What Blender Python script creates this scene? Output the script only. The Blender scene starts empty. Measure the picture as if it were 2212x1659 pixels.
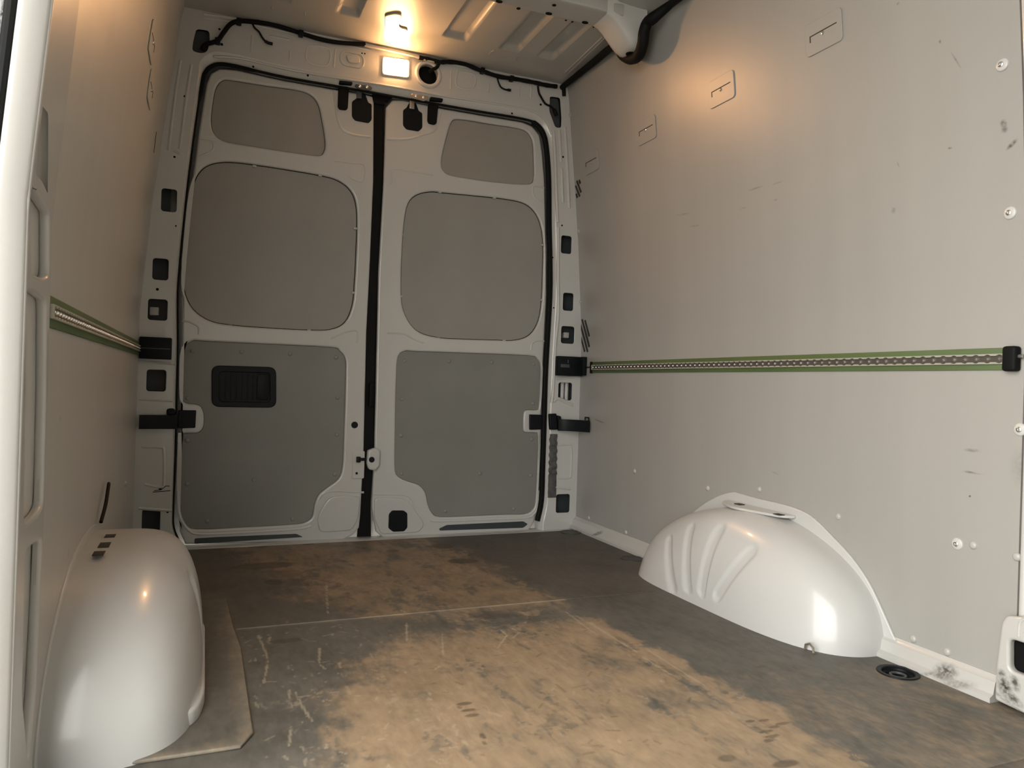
import bpy, bmesh, math, random
import numpy as np
from mathutils import Matrix, Vector
S = bpy.context.scene
COL = S.collection
random.seed(4)

# ------------------------------------------------------------------ camera
F, YAW, PITCH, ROLL, CAMH = 1605.54, math.radians(22.518), math.radians(0.105), math.radians(1.823), 0.6227
CX, CY = 1106.0, 829.5
XR, XL, D = 1.5434, -0.2166, 2.9636          # right wall, left wall (at the floor), plane of the rear doors
def cam_axes():
    f = np.array([math.sin(YAW)*math.cos(PITCH), math.cos(YAW)*math.cos(PITCH), math.sin(PITCH)])
    r = np.array([math.cos(YAW), -math.sin(YAW), 0.0]); u = np.cross(r, f)
    r2 = math.cos(ROLL)*r + math.sin(ROLL)*u; u2 = -math.sin(ROLL)*r + math.cos(ROLL)*u
    return r2, u2, f
_r, _u, _f = cam_axes()
cam = bpy.data.cameras.new('camera'); cam.sensor_width = 36.0; cam.lens = F/2212*36.0
cam.clip_start = 0.01
camo = bpy.data.objects.new('camera', cam); COL.objects.link(camo)
m = Matrix.Identity(4)
for i in range(3):
    m[i][0] = _r[i]; m[i][1] = _u[i]; m[i][2] = -_f[i]
m[2][3] = CAMH
camo.matrix_world = m
S.camera = camo

# ------------------------------------------------------------------ world and light
w = bpy.data.worlds.new('sky'); S.world = w; w.use_nodes = True
bg = w.node_tree.nodes['Background']
bg.inputs[0].default_value = (1.0, 0.985, 0.94, 1); bg.inputs[1].default_value = 9.0
pl = bpy.data.lights.new('door_opening_portal', 'AREA'); pl.shape = 'RECTANGLE'; pl.size = 1.6; pl.size_y = 1.95
pl.cycles.is_portal = True
po = bpy.data.objects.new('door_opening_portal', pl); COL.objects.link(po)
po.location = (-0.34, 0.3, 0.95); po.rotation_euler = (0, math.radians(-90), 0); 
po.rotation_euler = Matrix(((0, 0, -1), (1, 0, 0), (0, -1, 0))).to_euler()   # shines towards +X
vs = S.view_settings
vs.view_transform = 'Standard'; vs.look = 'None'; vs.gamma = 1.0; vs.use_curve_mapping = False
vs.exposure = 0.0

# ------------------------------------------------------------------ pixel of the photograph -> point on a plane of the van
def ray(px, py):
    v = (px-CX)/F*_r - (py-CY)/F*_u + _f
    return v
def R(px, py, off=0.0):                      # rear door plane -> (X, Z)
    d = ray(px, py); t = (D-off)/d[1]
    return (t*d[0], CAMH+t*d[2])
def Fl(px, py, z=0.0):                       # level plane -> (X, Y)
    d = ray(px, py); t = (z-CAMH)/d[2]
    return (t*d[0], t*d[1])
PZ = [-1, .84, 1.0, 1.24, 1.46, 1.66, 1.89, 1.96, 2.2]
PD = [0, 0, .012, .03, .052, .075, .100, .115, .16]
def lean(z): return float(np.interp(z, PZ, PD))
def WR(px, py, off=0.0):                     # right wall lining -> (Y, Z)
    d = ray(px, py); X = XR-off
    for _ in range(8):
        t = X/d[0]; X = XR-off-lean(CAMH+t*d[2])
    return (t*d[1], CAMH+t*d[2])
def WL(px, py, off=0.0):
    d = ray(px, py); X = XL+off
    for _ in range(8):
        t = X/d[0]; X = XL+off+lean(CAMH+t*d[2])
    return (t*d[1], CAMH+t*d[2])
def rear_map(off=0.0): return lambda a, b, c: (a, D-off-c, b)
def wr_map(off=0.0): return lambda a, b, c: (XR-lean(b)-off-c, a, b)
def wl_map(off=0.0): return lambda a, b, c: (XL+lean(b)+off+c, a, b)
def up_map(z): return lambda a, b, c: (a, b, z+c)
def down_map(z): return lambda a, b, c: (a, b, z-c)

# ------------------------------------------------------------------ materials
def mat(name, col, rough=.5, metal=0, spec=.5, coat=0, noise=0.0, nscale=8, bump=0.0, bscale=60, stretch=(1, 1, 1), emit=None, estr=0):
    M = bpy.data.materials.new(name); M.use_nodes = True
    nt = M.node_tree; b = nt.nodes['Principled BSDF']
    b.inputs['Base Color'].default_value = (*col, 1); b.inputs['Roughness'].default_value = rough
    b.inputs['Metallic'].default_value = metal; b.inputs['Specular IOR Level'].default_value = spec
    b.inputs['Coat Weight'].default_value = coat; b.inputs['Coat Roughness'].default_value = .08
    if noise or bump:
        tc = nt.nodes.new('ShaderNodeTexCoord'); mp = nt.nodes.new('ShaderNodeMapping')
        mp.inputs['Scale'].default_value = stretch
        nt.links.new(tc.outputs['Object'], mp.inputs[0])
    if noise:
        n = nt.nodes.new('ShaderNodeTexNoise'); n.inputs['Scale'].default_value = nscale; n.inputs['Detail'].default_value = 5
        nt.links.new(mp.outputs[0], n.inputs[0])
        mr = nt.nodes.new('ShaderNodeMapRange'); mr.inputs['From Min'].default_value = .3; mr.inputs['From Max'].default_value = .7
        mr.inputs['To Min'].default_value = 1-noise; mr.inputs['To Max'].default_value = 1+noise
        nt.links.new(n.outputs[0], mr.inputs[0])
        mx = nt.nodes.new('ShaderNodeVectorMath'); mx.operation = 'SCALE'; mx.inputs[0].default_value = col
        nt.links.new(mr.outputs[0], mx.inputs['Scale']); nt.links.new(mx.outputs[0], b.inputs['Base Color'])
    if bump:
        n2 = nt.nodes.new('ShaderNodeTexNoise'); n2.inputs['Scale'].default_value = bscale; n2.inputs['Detail'].default_value = 3
        nt.links.new(mp.outputs[0], n2.inputs[0])
        bp = nt.nodes.new('ShaderNodeBump'); bp.inputs['Strength'].default_value = bump; bp.inputs['Distance'].default_value = .01
        nt.links.new(n2.outputs[0], bp.inputs['Height']); nt.links.new(bp.outputs[0], b.inputs['Normal'])
    if emit:
        b.inputs['Emission Color'].default_value = (*emit, 1); b.inputs['Emission Strength'].default_value = estr
    return M
PAINT = mat('white_paint', (.50, .497, .475), .3, coat=.5)
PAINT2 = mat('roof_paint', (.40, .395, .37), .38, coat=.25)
ARCHP = mat('arch_gloss_paint', (.52, .52, .508), .3, coat=.28, noise=.02, nscale=5)
SEALP = mat('seam_paint', (.5, .5, .48), .4, coat=.3)
LINE = mat('panel_grey', (.235, .225, .205), .42, spec=.35, noise=.05, nscale=3, bump=.02, bscale=220)
RUB = mat('black_rubber', (.006, .0063, .006), .6, spec=.12)
BLK = mat('black_plastic', (.006, .0075, .009), .45, spec=.15, noise=.2, nscale=30)
GAP = mat('dark_void', (.006, .006, .006), .8, spec=.1)
DGREY = mat('dark_grey_plastic', (.055, .06, .062), .5)
INNER = mat('recess_shade_grey', (.035, .042, .046), .5)  # dark tone stands for the shade inside the cut-outs and the ledge gap
STEEL = mat('steel', (.75, .74, .72), .22, metal=.9)
ALU = mat('aluminium', (.42, .41, .35), .4, metal=.25, noise=.08, nscale=40)
ALUD = mat('track_bed', (.085, .075, .062), .4, metal=.2)
GREEN = mat('green_strip', (.080, .118, .042), .5, noise=.12, nscale=20, stretch=(1, .2, 1))
TAPE = mat('silver_tape', (.10, .10, .098), .32, metal=.35, noise=.25, nscale=40, bump=.25, bscale=70)
BRASS = mat('latch_metal', (.42, .38, .32), .35, metal=.8)
GLOWC = mat('lamp_glow_cream', (.85, .72, .40), .3, coat=.5)  # glow of the lamp on the roof, put into a cream colour
LENS = mat('lamp_lens', (1, 1, 1), .3, emit=(1, .50, .19), estr=100)
HOUS = mat('lamp_housing', (.75, .72, .66), .4)
FOAM = mat('pale_seal', (.55, .56, .57), .6, bump=.6, bscale=90, noise=.1, nscale=60)
SLOT = mat('slot_shadow', (.03, .028, .025), .8)
GROUND = mat('outside_paving', (.42, .40, .37), .9, noise=.15, nscale=3)

def stroke_mat(name, col, rough, strokes, axes, **k):
    """Lining board with scuffs: strokes = (a, b, angle, half length, half width, strength, colour) in wall axes."""
    M = mat(name, col, rough, **k); nt = M.node_tree; b = nt.nodes['Principled BSDF']
    src = b.inputs['Base Color'].links[0].from_socket if b.inputs['Base Color'].links else None
    tc = nt.nodes.new('ShaderNodeNewGeometry'); sep = nt.nodes.new('ShaderNodeSeparateXYZ'); nt.links.new(tc.outputs['Position'], sep.inputs[0])
    cmb = nt.nodes.new('ShaderNodeCombineXYZ')
    nt.links.new(sep.outputs[axes[0]], cmb.inputs[0]); nt.links.new(sep.outputs[axes[1]], cmb.inputs[1])
    nz = nt.nodes.new('ShaderNodeTexNoise'); nz.inputs['Scale'].default_value = 120; nt.links.new(cmb.outputs[0], nz.inputs[0])
    acc = None
    for (a, bb, ang, hl, hw, st) in strokes:
        mp = nt.nodes.new('ShaderNodeMapping'); mp.vector_type = 'TEXTURE'
        mp.inputs['Location'].default_value = (a, bb, 0); mp.inputs['Rotation'].default_value = (0, 0, ang)
        mp.inputs['Scale'].default_value = (hl, hw, 1); nt.links.new(cmb.outputs[0], mp.inputs[0])
        ln = nt.nodes.new('ShaderNodeVectorMath'); ln.operation = 'LENGTH'; nt.links.new(mp.outputs[0], ln.inputs[0])
        mr = nt.nodes.new('ShaderNodeMapRange'); mr.inputs[1].default_value = 1; mr.inputs[2].default_value = .3
        mr.inputs[3].default_value = 0; mr.inputs[4].default_value = st; nt.links.new(ln.outputs['Value'], mr.inputs[0])
        if acc is None: acc = mr.outputs[0]
        else:
            mx = nt.nodes.new('ShaderNodeMath'); mx.operation = 'MAXIMUM'
            nt.links.new(acc, mx.inputs[0]); nt.links.new(mr.outputs[0], mx.inputs[1]); acc = mx.outputs[0]
    mul = nt.nodes.new('ShaderNodeMath'); mul.operation = 'MULTIPLY'
    mr = nt.nodes.new('ShaderNodeMapRange'); mr.inputs[1].default_value = .35; mr.inputs[2].default_value = .6; nt.links.new(nz.outputs[0], mr.inputs[0])
    mr.inputs[3].default_value = .35
    nt.links.new(acc, mul.inputs[0]); nt.links.new(mr.outputs[0], mul.inputs[1])
    mix = nt.nodes.new('ShaderNodeMix'); mix.data_type = 'RGBA'
    nt.links.new(mul.outputs[0], mix.inputs[0])
    if src: nt.links.new(src, mix.inputs[6])
    else: mix.inputs[6].default_value = (*col, 1)
    mix.inputs[7].default_value = (.05, .045, .035, 1)
    nt.links.new(mix.outputs[2], b.inputs['Base Color'])
    return M

# ------------------------------------------------------------------ object helpers
def tag(o, label=None, cat=None, group=None, kind=None):
    if label: o['label'] = label
    if cat: o['category'] = cat
    if group: o['group'] = group
    if kind: o['kind'] = kind
    return o
def base_loc(o):
    l = o.location.copy(); p = o.parent
    while p: l += p.location; p = p.parent
    return l
def link(name, me, material, parent=None, loc=None):
    o = bpy.data.objects.new(name, me); COL.objects.link(o)
    if material is not None and not me.materials: me.materials.append(material)
    if loc is not None: o.location = loc
    if parent is not None:
        o.parent = parent; o.location = Vector(o.location)-base_loc(parent)
    return o
def empty(name, loc, label=None, cat=None, group=None, kind=None):
    o = bpy.data.objects.new(name, None); COL.objects.link(o); o.location = loc; o.empty_display_size = .05
    return tag(o, label, cat, group, kind)
def finish(bm, name, ang=.55):
    bm.normal_update()
    for f in bm.faces: f.smooth = True
    for e in bm.edges:
        if len(e.link_faces) == 2 and e.calc_face_angle(0) > ang: e.smooth = False
    me = bpy.data.meshes.new(name); bm.to_mesh(me); bm.free(); return me

def plate(name, outs, thick, bevel, material, mapf, parent=None, segs=3):
    """Sheet cut along 2D outlines (first outer, the others holes), rounded edges, front face at height 0."""
    cu = bpy.data.curves.new(name, 'CURVE'); cu.dimensions = '2D'; cu.fill_mode = 'BOTH'
    for ol in outs:
        sp = cu.splines.new('POLY'); sp.points.add(len(ol)-1); sp.use_cyclic_u = True
        for i, (a, b) in enumerate(ol): sp.points[i].co = (a, b, 0, 1)
    cu.extrude = max(thick/2-bevel, 0); cu.bevel_depth = bevel; cu.bevel_resolution = segs; cu.offset = -bevel
    tmp = bpy.data.objects.new(name, cu); COL.objects.link(tmp)
    me0 = bpy.data.meshes.new_from_object(tmp)
    bpy.data.objects.remove(tmp); bpy.data.curves.remove(cu)
    bm = bmesh.new(); bm.from_mesh(me0); bpy.data.meshes.remove(me0)
    bmesh.ops.remove_doubles(bm, verts=bm.verts, dist=1e-5)
    bmesh.ops.recalc_face_normals(bm, faces=bm.faces); bm.normal_update()
    for f in bm.faces: f.smooth = abs(f.normal.z) < .999
    for e in bm.edges:
        if len(e.link_faces) == 2:
            a, b = e.link_faces
            if a.smooth != b.smooth or a.normal.angle(b.normal, 0) > .9: e.smooth = False
    zt = max((v.co.z for v in bm.verts), default=0)
    for v in bm.verts: v.co = mapf(v.co.x, v.co.y, v.co.z-zt)
    bmesh.ops.recalc_face_normals(bm, faces=bm.faces)
    me = bpy.data.meshes.new(name); bm.to_mesh(me); bm.free()
    return attach(name, me, material, parent)
def attach(name, me, material, parent):
    o = link(name, me, material)
    if parent is not None:
        o.parent = parent; l = base_loc(parent); me.transform(Matrix.Translation(-l))
    return o

class MB:
    def __init__(s): s.bm = bmesh.new()
    def box(s, lo, hi, bev=0.0, mapf=None, segs=2):
        b = bmesh.new(); bmesh.ops.create_cube(b, size=1)
        for v in b.verts: v.co = [lo[i]+(v.co[i]+.5)*(hi[i]-lo[i]) for i in range(3)]
        if bev: bmesh.ops.bevel(b, geom=b.edges[:], offset=bev, segments=segs, affect='EDGES', profile=.5)
        return s.add(b, mapf)
    def add(s, b, mapf=None):
        if mapf:
            for v in b.verts: v.co = mapf(*v.co)
            bmesh.ops.recalc_face_normals(b, faces=b.faces)
        me = bpy.data.meshes.new('t'); b.to_mesh(me); b.free(); s.bm.from_mesh(me); bpy.data.meshes.remove(me); return s
    def tube(s, pts, r, seg=10, caps=True, flat=None):
        pts = [Vector(p) for p in pts]; n = len(pts)
        rs = r if isinstance(r, (list, tuple)) else [r]*n
        rings = []; up = None
        for i, p in enumerate(pts):
            t = (pts[min(i+1, n-1)]-pts[max(i-1, 0)]).normalized()
            if up is None:
                up = Vector((0, 0, 1)) if abs(t.z) < .8 else Vector((0, 1, 0))
            sd = t.cross(up).normalized(); up = sd.cross(t).normalized()
            rings.append([s.bm.verts.new(p+(sd*math.cos(a)+up*math.sin(a))*rs[i]) for a in [2*math.pi*k/seg for k in range(seg)]])
        for i in range(n-1):
            for k in range(seg):
                s.bm.faces.new((rings[i][k], rings[i][(k+1) % seg], rings[i+1][(k+1) % seg], rings[i+1][k]))
        if caps:
            s.bm.faces.new(rings[0][::-1]); s.bm.faces.new(rings[-1])
        return s
    def lathe(s, prof, seg=16, mapf=None):
        """prof = [(r, h)], axis +Z."""
        b = bmesh.new(); rings = []
        for (r, h) in prof:
            if r < 1e-6: rings.append([b.verts.new((0, 0, h))])
            else: rings.append([b.verts.new((r*math.cos(2*math.pi*k/seg), r*math.sin(2*math.pi*k/seg), h)) for k in range(seg)])
        for A, B in zip(rings, rings[1:]):
            for k in range(seg):
                q = [A[k % len(A)], A[(k+1) % len(A)], B[(k+1) % len(B)], B[k % len(B)]]
                q2 = []
                for v in q:
                    if v not in q2: q2.append(v)
                if len(q2) > 2: b.faces.new(q2)
        return s.add(b, mapf)
    def build(s, name, material, parent=None, ang=.55):
        bmesh.ops.recalc_face_normals(s.bm, faces=s.bm.faces)
        return attach(name, finish(s.bm, name, ang), material, parent)
def grid_mesh(name, P, closed_u=False):
    """P[i][j] array of points -> smooth quad sheet."""
    P = np.asarray(P, float); a, b = P.shape[:2]
    I = np.arange(a*b).reshape(a, b)
    q = np.stack([I[:-1, :-1], I[1:, :-1], I[1:, 1:], I[:-1, 1:]], -1).reshape(-1, 4)
    me = bpy.data.meshes.new(name); me.vertices.add(a*b); me.vertices.foreach_set('co', P.reshape(-1))
    me.loops.add(q.size); me.loops.foreach_set('vertex_index', q.reshape(-1))
    me.polygons.add(len(q)); me.polygons.foreach_set('loop_start', np.arange(0, q.size, 4)); me.polygons.foreach_set('loop_total', np.full(len(q), 4))
    me.polygons.foreach_set('use_smooth', np.ones(len(q), bool)); me.update(); me.validate(); return me
def catmull(pts, n=6, closed=True):
    pts = [np.array(p, float) for p in pts]; N = len(pts); out = []
    rng = range(N) if closed else range(N-1)
    for i in rng:
        g = (lambda k: pts[k % N]) if closed else (lambda k: pts[min(max(k, 0), N-1)])
        p0, p1, p2, p3 = g(i-1), g(i), g(i+1), g(i+2)
        for j in range(n):
            t = j/n
            out.append(tuple(.5*((2*p1)+(p2-p0)*t+(2*p0-5*p1+4*p2-p3)*t*t+(3*p1-p0-3*p2+p3)*t**3)))
    if not closed: out.append(tuple(pts[-1]))
    return out
def rrect(x0, y0, x1, y1, r, n=5):
    out = []
    for cx, cy, a0 in ((x1-r, y1-r, 0), (x0+r, y1-r, 90), (x0+r, y0+r, 180), (x1-r, y0+r, 270)):
        for k in range(n+1):
            a = math.radians(a0+90*k/n); out.append((cx+r*math.cos(a), cy+r*math.sin(a)))
    return out
def rpoly(pts, r, n=5):
    """polygon with rounded corners (r a number or one per corner)."""
    N = len(pts); out = []
    for i in range(N):
        p = np.array(pts[i]); a = np.array(pts[i-1]); b = np.array(pts[(i+1) % N])
        ri = r[i] if isinstance(r, (list, tuple)) else r
        la, lb = np.linalg.norm(a-p), np.linalg.norm(b-p); ua, ub = (a-p)/la, (b-p)/lb
        d = min(ri, la*.48, lb*.48)
        for k in range(n+1):
            t = k/n; out.append(tuple((p+ua*d)*(1-t)**2+2*t*(1-t)*p+t*t*(p+ub*d)))
    return out
def shrink(ol, d):
    """offset a closed outline inwards (d > 0)."""
    P = np.array(ol); A = .5*np.sum(P[:, 0]*np.roll(P[:, 1], -1)-np.roll(P[:, 0], -1)*P[:, 1])
    e = np.roll(P, -1, 0)-np.roll(P, 1, 0); nrm = np.stack([-e[:, 1], e[:, 0]], 1); nrm /= np.linalg.norm(nrm, axis=1)[:, None]+1e-9
    return [tuple(p) for p in P+nrm*d*(1 if A > 0 else -1)]
def circ(cx, cy, r, n=24): return [(cx+r*math.cos(2*math.pi*k/n), cy+r*math.sin(2*math.pi*k/n)) for k in range(n)]
def RP(l, off=0): return [R(x, y, off) for x, y in l]
def bead(mb, pts, r, mapf, flat=.6, n=5, closed=False):
    """a stamped line: a low tube half sunk in the sheet."""
    P = catmull(pts, n, closed) if len(pts) > 2 else [pts[0], pts[1]]
    mb.tube([mapf(a, b, -r*.45) for a, b in P], r, 8)
rv = MB().lathe([(0.0092, 0), (.0088, .0018), (.0065, .0042), (.0035, .0052), (0, .0055)], 12).bm
RIVET = finish(rv, 'rivet', 1.5); RIVET.materials.append(mat('rivet_paint', (.40, .395, .37), .35))
rv = MB().lathe([(0.0085, 0), (.0083, .001), (.006, .0026), (0, .0036)], 12).bm
RIVETD = finish(rv, 'rivet', 1.5); RIVETD.materials.append(LINE)
rv = MB().lathe([(0.0125, 0), (.0122, .0015), (.0105, .0028), (.0062, .0034), (.0058, .0005), (.0045, .0005), (.0042, .0035), (.002, .0048), (0, .005)], 16).bm
bpy.data.meshes; rv.free(); wv = MB().lathe([(0.0135, 0), (.013, .0018), (.011, .003), (.0065, .0036), (0, .0036)], 20).bm; WASHER = finish(wv, 'washer', 1.2); WASHER.materials.append(SEALP)
rv = MB().lathe([(.0058, .0036), (.0056, .006), (.004, .0072), (.0022, .0072), (.0018, .0055), (0, .0055)], 14).bm; SCREW = finish(rv, 'screw_head', .7); SCREW.materials.append(STEEL)
def put(name, me, parent, loc, rot):
    o = bpy.data.objects.new(name, me); COL.objects.link(o); o.parent = parent
    o.location = Vector(loc)-base_loc(parent); o.rotation_euler = rot; return o
ROT_REAR = (math.radians(90), 0, 0)       # +Z -> -Y
ROT_R = (0, math.radians(-90), 0)         # +Z -> -X
ROT_L = (0, math.radians(90), 0)

# ------------------------------------------------------------------ ground outside, floor
me = grid_mesh('ground', [[(x, y, -.62) for y in (-20, 20)] for x in (-20, 20)])
tag(link('ground', me, GROUND), 'grey paving outside the open side door', kind='structure')

rng = np.random.default_rng(7)
def vnoise(X, Y, sc, seed, oct=4, ax=1.0, ay=1.0):
    out = np.zeros_like(X); amp = 1; tot = 0
    for o in range(oct):
        r = np.random.default_rng(seed+o*17); G = r.random((128, 128))
        u = (X*sc*ax*2**o) % 127; v = (Y*sc*ay*2**o) % 127
        i = u.astype(int); j = v.astype(int); fu = u-i; fv = v-j
        fu = fu*fu*(3-2*fu); fv = fv*fv*(3-2*fv)
        g = G[i, j]*(1-fu)*(1-fv)+G[i+1, j]*fu*(1-fv)+G[i, j+1]*(1-fu)*fv+G[i+1, j+1]*fu*fv
        out += g*amp; tot += amp; amp *= .55
    return out/tot
def sst(a, b, x):
    t = np.clip((x-a)/(b-a), 0, 1); return t*t*(3-2*t)
def blob(X, Y, px, py, rx, ry, ang=0):
    cx, cy = Fl(px, py); dx, dy = X-cx, Y-cy; c, s = math.cos(ang), math.sin(ang)
    return np.exp(-(((dx*c+dy*s)/rx)**2+((-dx*s+dy*c)/ry)**2))
def segd(X, Y, a, b):
    ax, ay = a; bx, by = b; vx, vy = bx-ax, by-ay
    t = np.clip(((X-ax)*vx+(Y-ay)*vy)/(vx*vx+vy*vy), 0, 1)
    return np.hypot(X-ax-t*vx, Y-ay-t*vy)
SEAM = 1.945
HOLES = [(Fl(1940, 1453), .040)]
def floor_paint(X, Y):
    n1 = vnoise(X, Y, 3.5, 1); n2 = vnoise(X, Y, 14, 5); n3 = vnoise(X, Y, 60, 9, 3)
    nS = vnoise(X, Y, 26, 21, 4, 1.0, .25)
    # worn brown area of the front board and of the rear board
    xr = np.interp(Y, [.8, 1.39, 1.94], [1.06, 1.035, .985]); xl = np.interp(Y, [.9, 1.3, 1.48, 1.70, 1.94], [.20, .215, .26, .36, .45])
    jit = (n1-.5)*.16+(n2-.5)*.13+(nS-.5)*.10
    fr = sst(-.025, .035, xr-X+jit*.5)*sst(-.07, .11, X-xl+jit*1.2)
    xr2 = np.interp(Y, [1.94, 2.45, 2.95], [1.0, .93, .86]); xl2 = np.interp(Y, [1.94, 2.3, 2.6, 2.95], [.36, .22, .12, .06])
    re = sst(-.05, .09, xr2-X+jit)*sst(-.09, .13, X-xl2+jit)*.8
    brown = np.where(Y < SEAM, fr, re)
    band = np.exp(-((Y-(1.82+.05*n1))/.105)**2)*(Y < SEAM)*sst(.36, .58, n2*.55+nS*.35+n3*.25)
    brown = brown*(1-.80*band)
    brown = np.clip(brown*(.45+.75*n2+.30*(n1-.4))-.35*sst(.56, .70, nS)*sst(.40, .5, n3), 0, 1)
    side = sst(.98, 1.10, X)*sst(1.75, 1.0, Y)*.45*n1 + sst(1.0, 1.2, X)*sst(1.5, .9, Y)*.25*n2
    brown = np.clip(brown+side*(Y < 1.8), 0, 1)
    dark = .30*(Y > SEAM)*(.6+.8*n1)  # rear board darkened in colour for the weaker light at the back
    for (px, py, rx, ry, s) in ((570, 1222, .11, .05, .75), (615, 1240, .07, .06, .5), (590, 1258, .034, .045, 1.0), (640, 1258, .06, .06, .45),
                                (955, 1180, .05, .05, .75), (1000, 1212, .06, .05, .8), (665, 1174, .03, .04, .6), (560, 1178, .05, .05, .5), (850, 1190, .025, .02, .6),
                                (620, 1384, .05, .018, .55), (700, 1245, .035, .04, .4), (1060, 1330, .06, .03, .4), (960, 1300, .05, .04, .45)):
        dark = np.maximum(dark, min(1, s*1.25)*sst(.3, .6, blob(X, Y, px, py, rx, ry)+(n2-.5)*.5+(n3-.5)*.2))
    # shoe prints and little tread marks
    for (px, py, rx, ry, s) in ((1003, 1520, .018, .008, .8), (1012, 1534, .017, .007, .8), (1020, 1545, .016, .007, .7), (992, 1528, .006, .008, .6),
                                (1043, 1590, .006, .012, .8), (1046, 1605, .005, .007, .7), (1620, 1558, .012, .005, .8), (1650, 1556, .014, .006, .7),
                                (1672, 1570, .014, .006, .7), (1690, 1563, .02, .005, .7), (1655, 1580, .018, .006, .7), (1668, 1590, .018, .006, .7), (1660, 1600, .012, .006, .7),
                                (1697, 1650, .03, .012, .8), (1570, 1638, .02, .012, .6), (1645, 1440, .02, .005, .5)):
        dark = np.maximum(dark, s*sst(.3, .6, blob(X, Y, px, py, rx, ry)))
    r = np.random.default_rng(3)
    for k in range(160):                                  # short dark and pale drag marks
        a = (r.uniform(.45, 1.0), r.uniform(1.0, 2.4)); an = r.normal(.15, .5)+math.pi/2*(r.random() < .35); L = r.exponential(.012)+.003
        b = (a[0]+math.cos(an)*L, a[1]+math.sin(an)*L); sub = (abs(X-a[0]) < .08) & (abs(Y-a[1]) < .08)
        dd = np.zeros_like(X); dd[sub] = sst(.004, .001, segd(X[sub], Y[sub], a, b)); dark = np.maximum(dark, dd*r.uniform(.2, .55))
    pale = np.zeros_like(X)
    for k in range(240):
        a = (r.uniform(.10, .45)*(1 if r.random() < .75 else 2.3), r.uniform(1.1, 1.95)); an = math.pi/2+r.normal(0, .35) if r.random() < .6 else r.uniform(0, 3); L = r.exponential(.010)+.002
        b = (a[0]+math.cos(an)*L, a[1]+math.sin(an)*L); sub = (abs(X-a[0]) < .15) & (abs(Y-a[1]) < .15)
        dd = np.zeros_like(X); dd[sub] = sst(.0034, .0005, segd(X[sub], Y[sub], a, b)+(n3[sub]-.5)*.006); pale = np.maximum(pale, dd*r.uniform(.15, .6))
    for l in ([(558, 1372), (575, 1412), (578, 1432), (570, 1475)], [(625, 1490), (625, 1515), (632, 1530)], [(638, 1495), (652, 1525), (675, 1558)], [(690, 1400), (690, 1435), (702, 1445)],
              [(878, 1345), (879, 1385)], [(955, 1370), (957, 1415)], [(1075, 1400), (1095, 1372), (1082, 1362)], [(625, 1610), (628, 1570)], [(705, 1265), (708, 1325)]):
        pp = [Fl(*q) for q in l]
        for a, b in zip(pp, pp[1:]): pale = np.maximum(pale, sst(.0032, .0005, segd(X, Y, a, b)+(n3-.5)*.006)*.62)
    for l in ([(1245, 1330), (1375, 1408)], [(1275, 1345), (1330, 1380)], [(1222, 1322), (1290, 1372)], [(1400, 1405), (1520, 1480)], [(1390, 1420), (1450, 1458)]):
        pp = [Fl(*q) for q in l]; pale = np.maximum(pale, sst(.004, .001, segd(X, Y, *pp)+(n3-.5)*.004)*.5)
    pale = np.maximum(pale, np.exp(-((Y-SEAM)/.007)**2)*(.25+.6*n2)*(X < 1.0)*(X > .09)*.8)
    pale = np.maximum(pale, sst(.62, .72, n3*.6+n2*.4)*sst(.12, .2, X)*sst(.5, .3, X)*(Y < 1.5)*.5)
    return np.stack([brown, np.clip(dark, 0, 1), np.clip(pale, 0, 1), np.ones_like(X)], -1)
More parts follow.
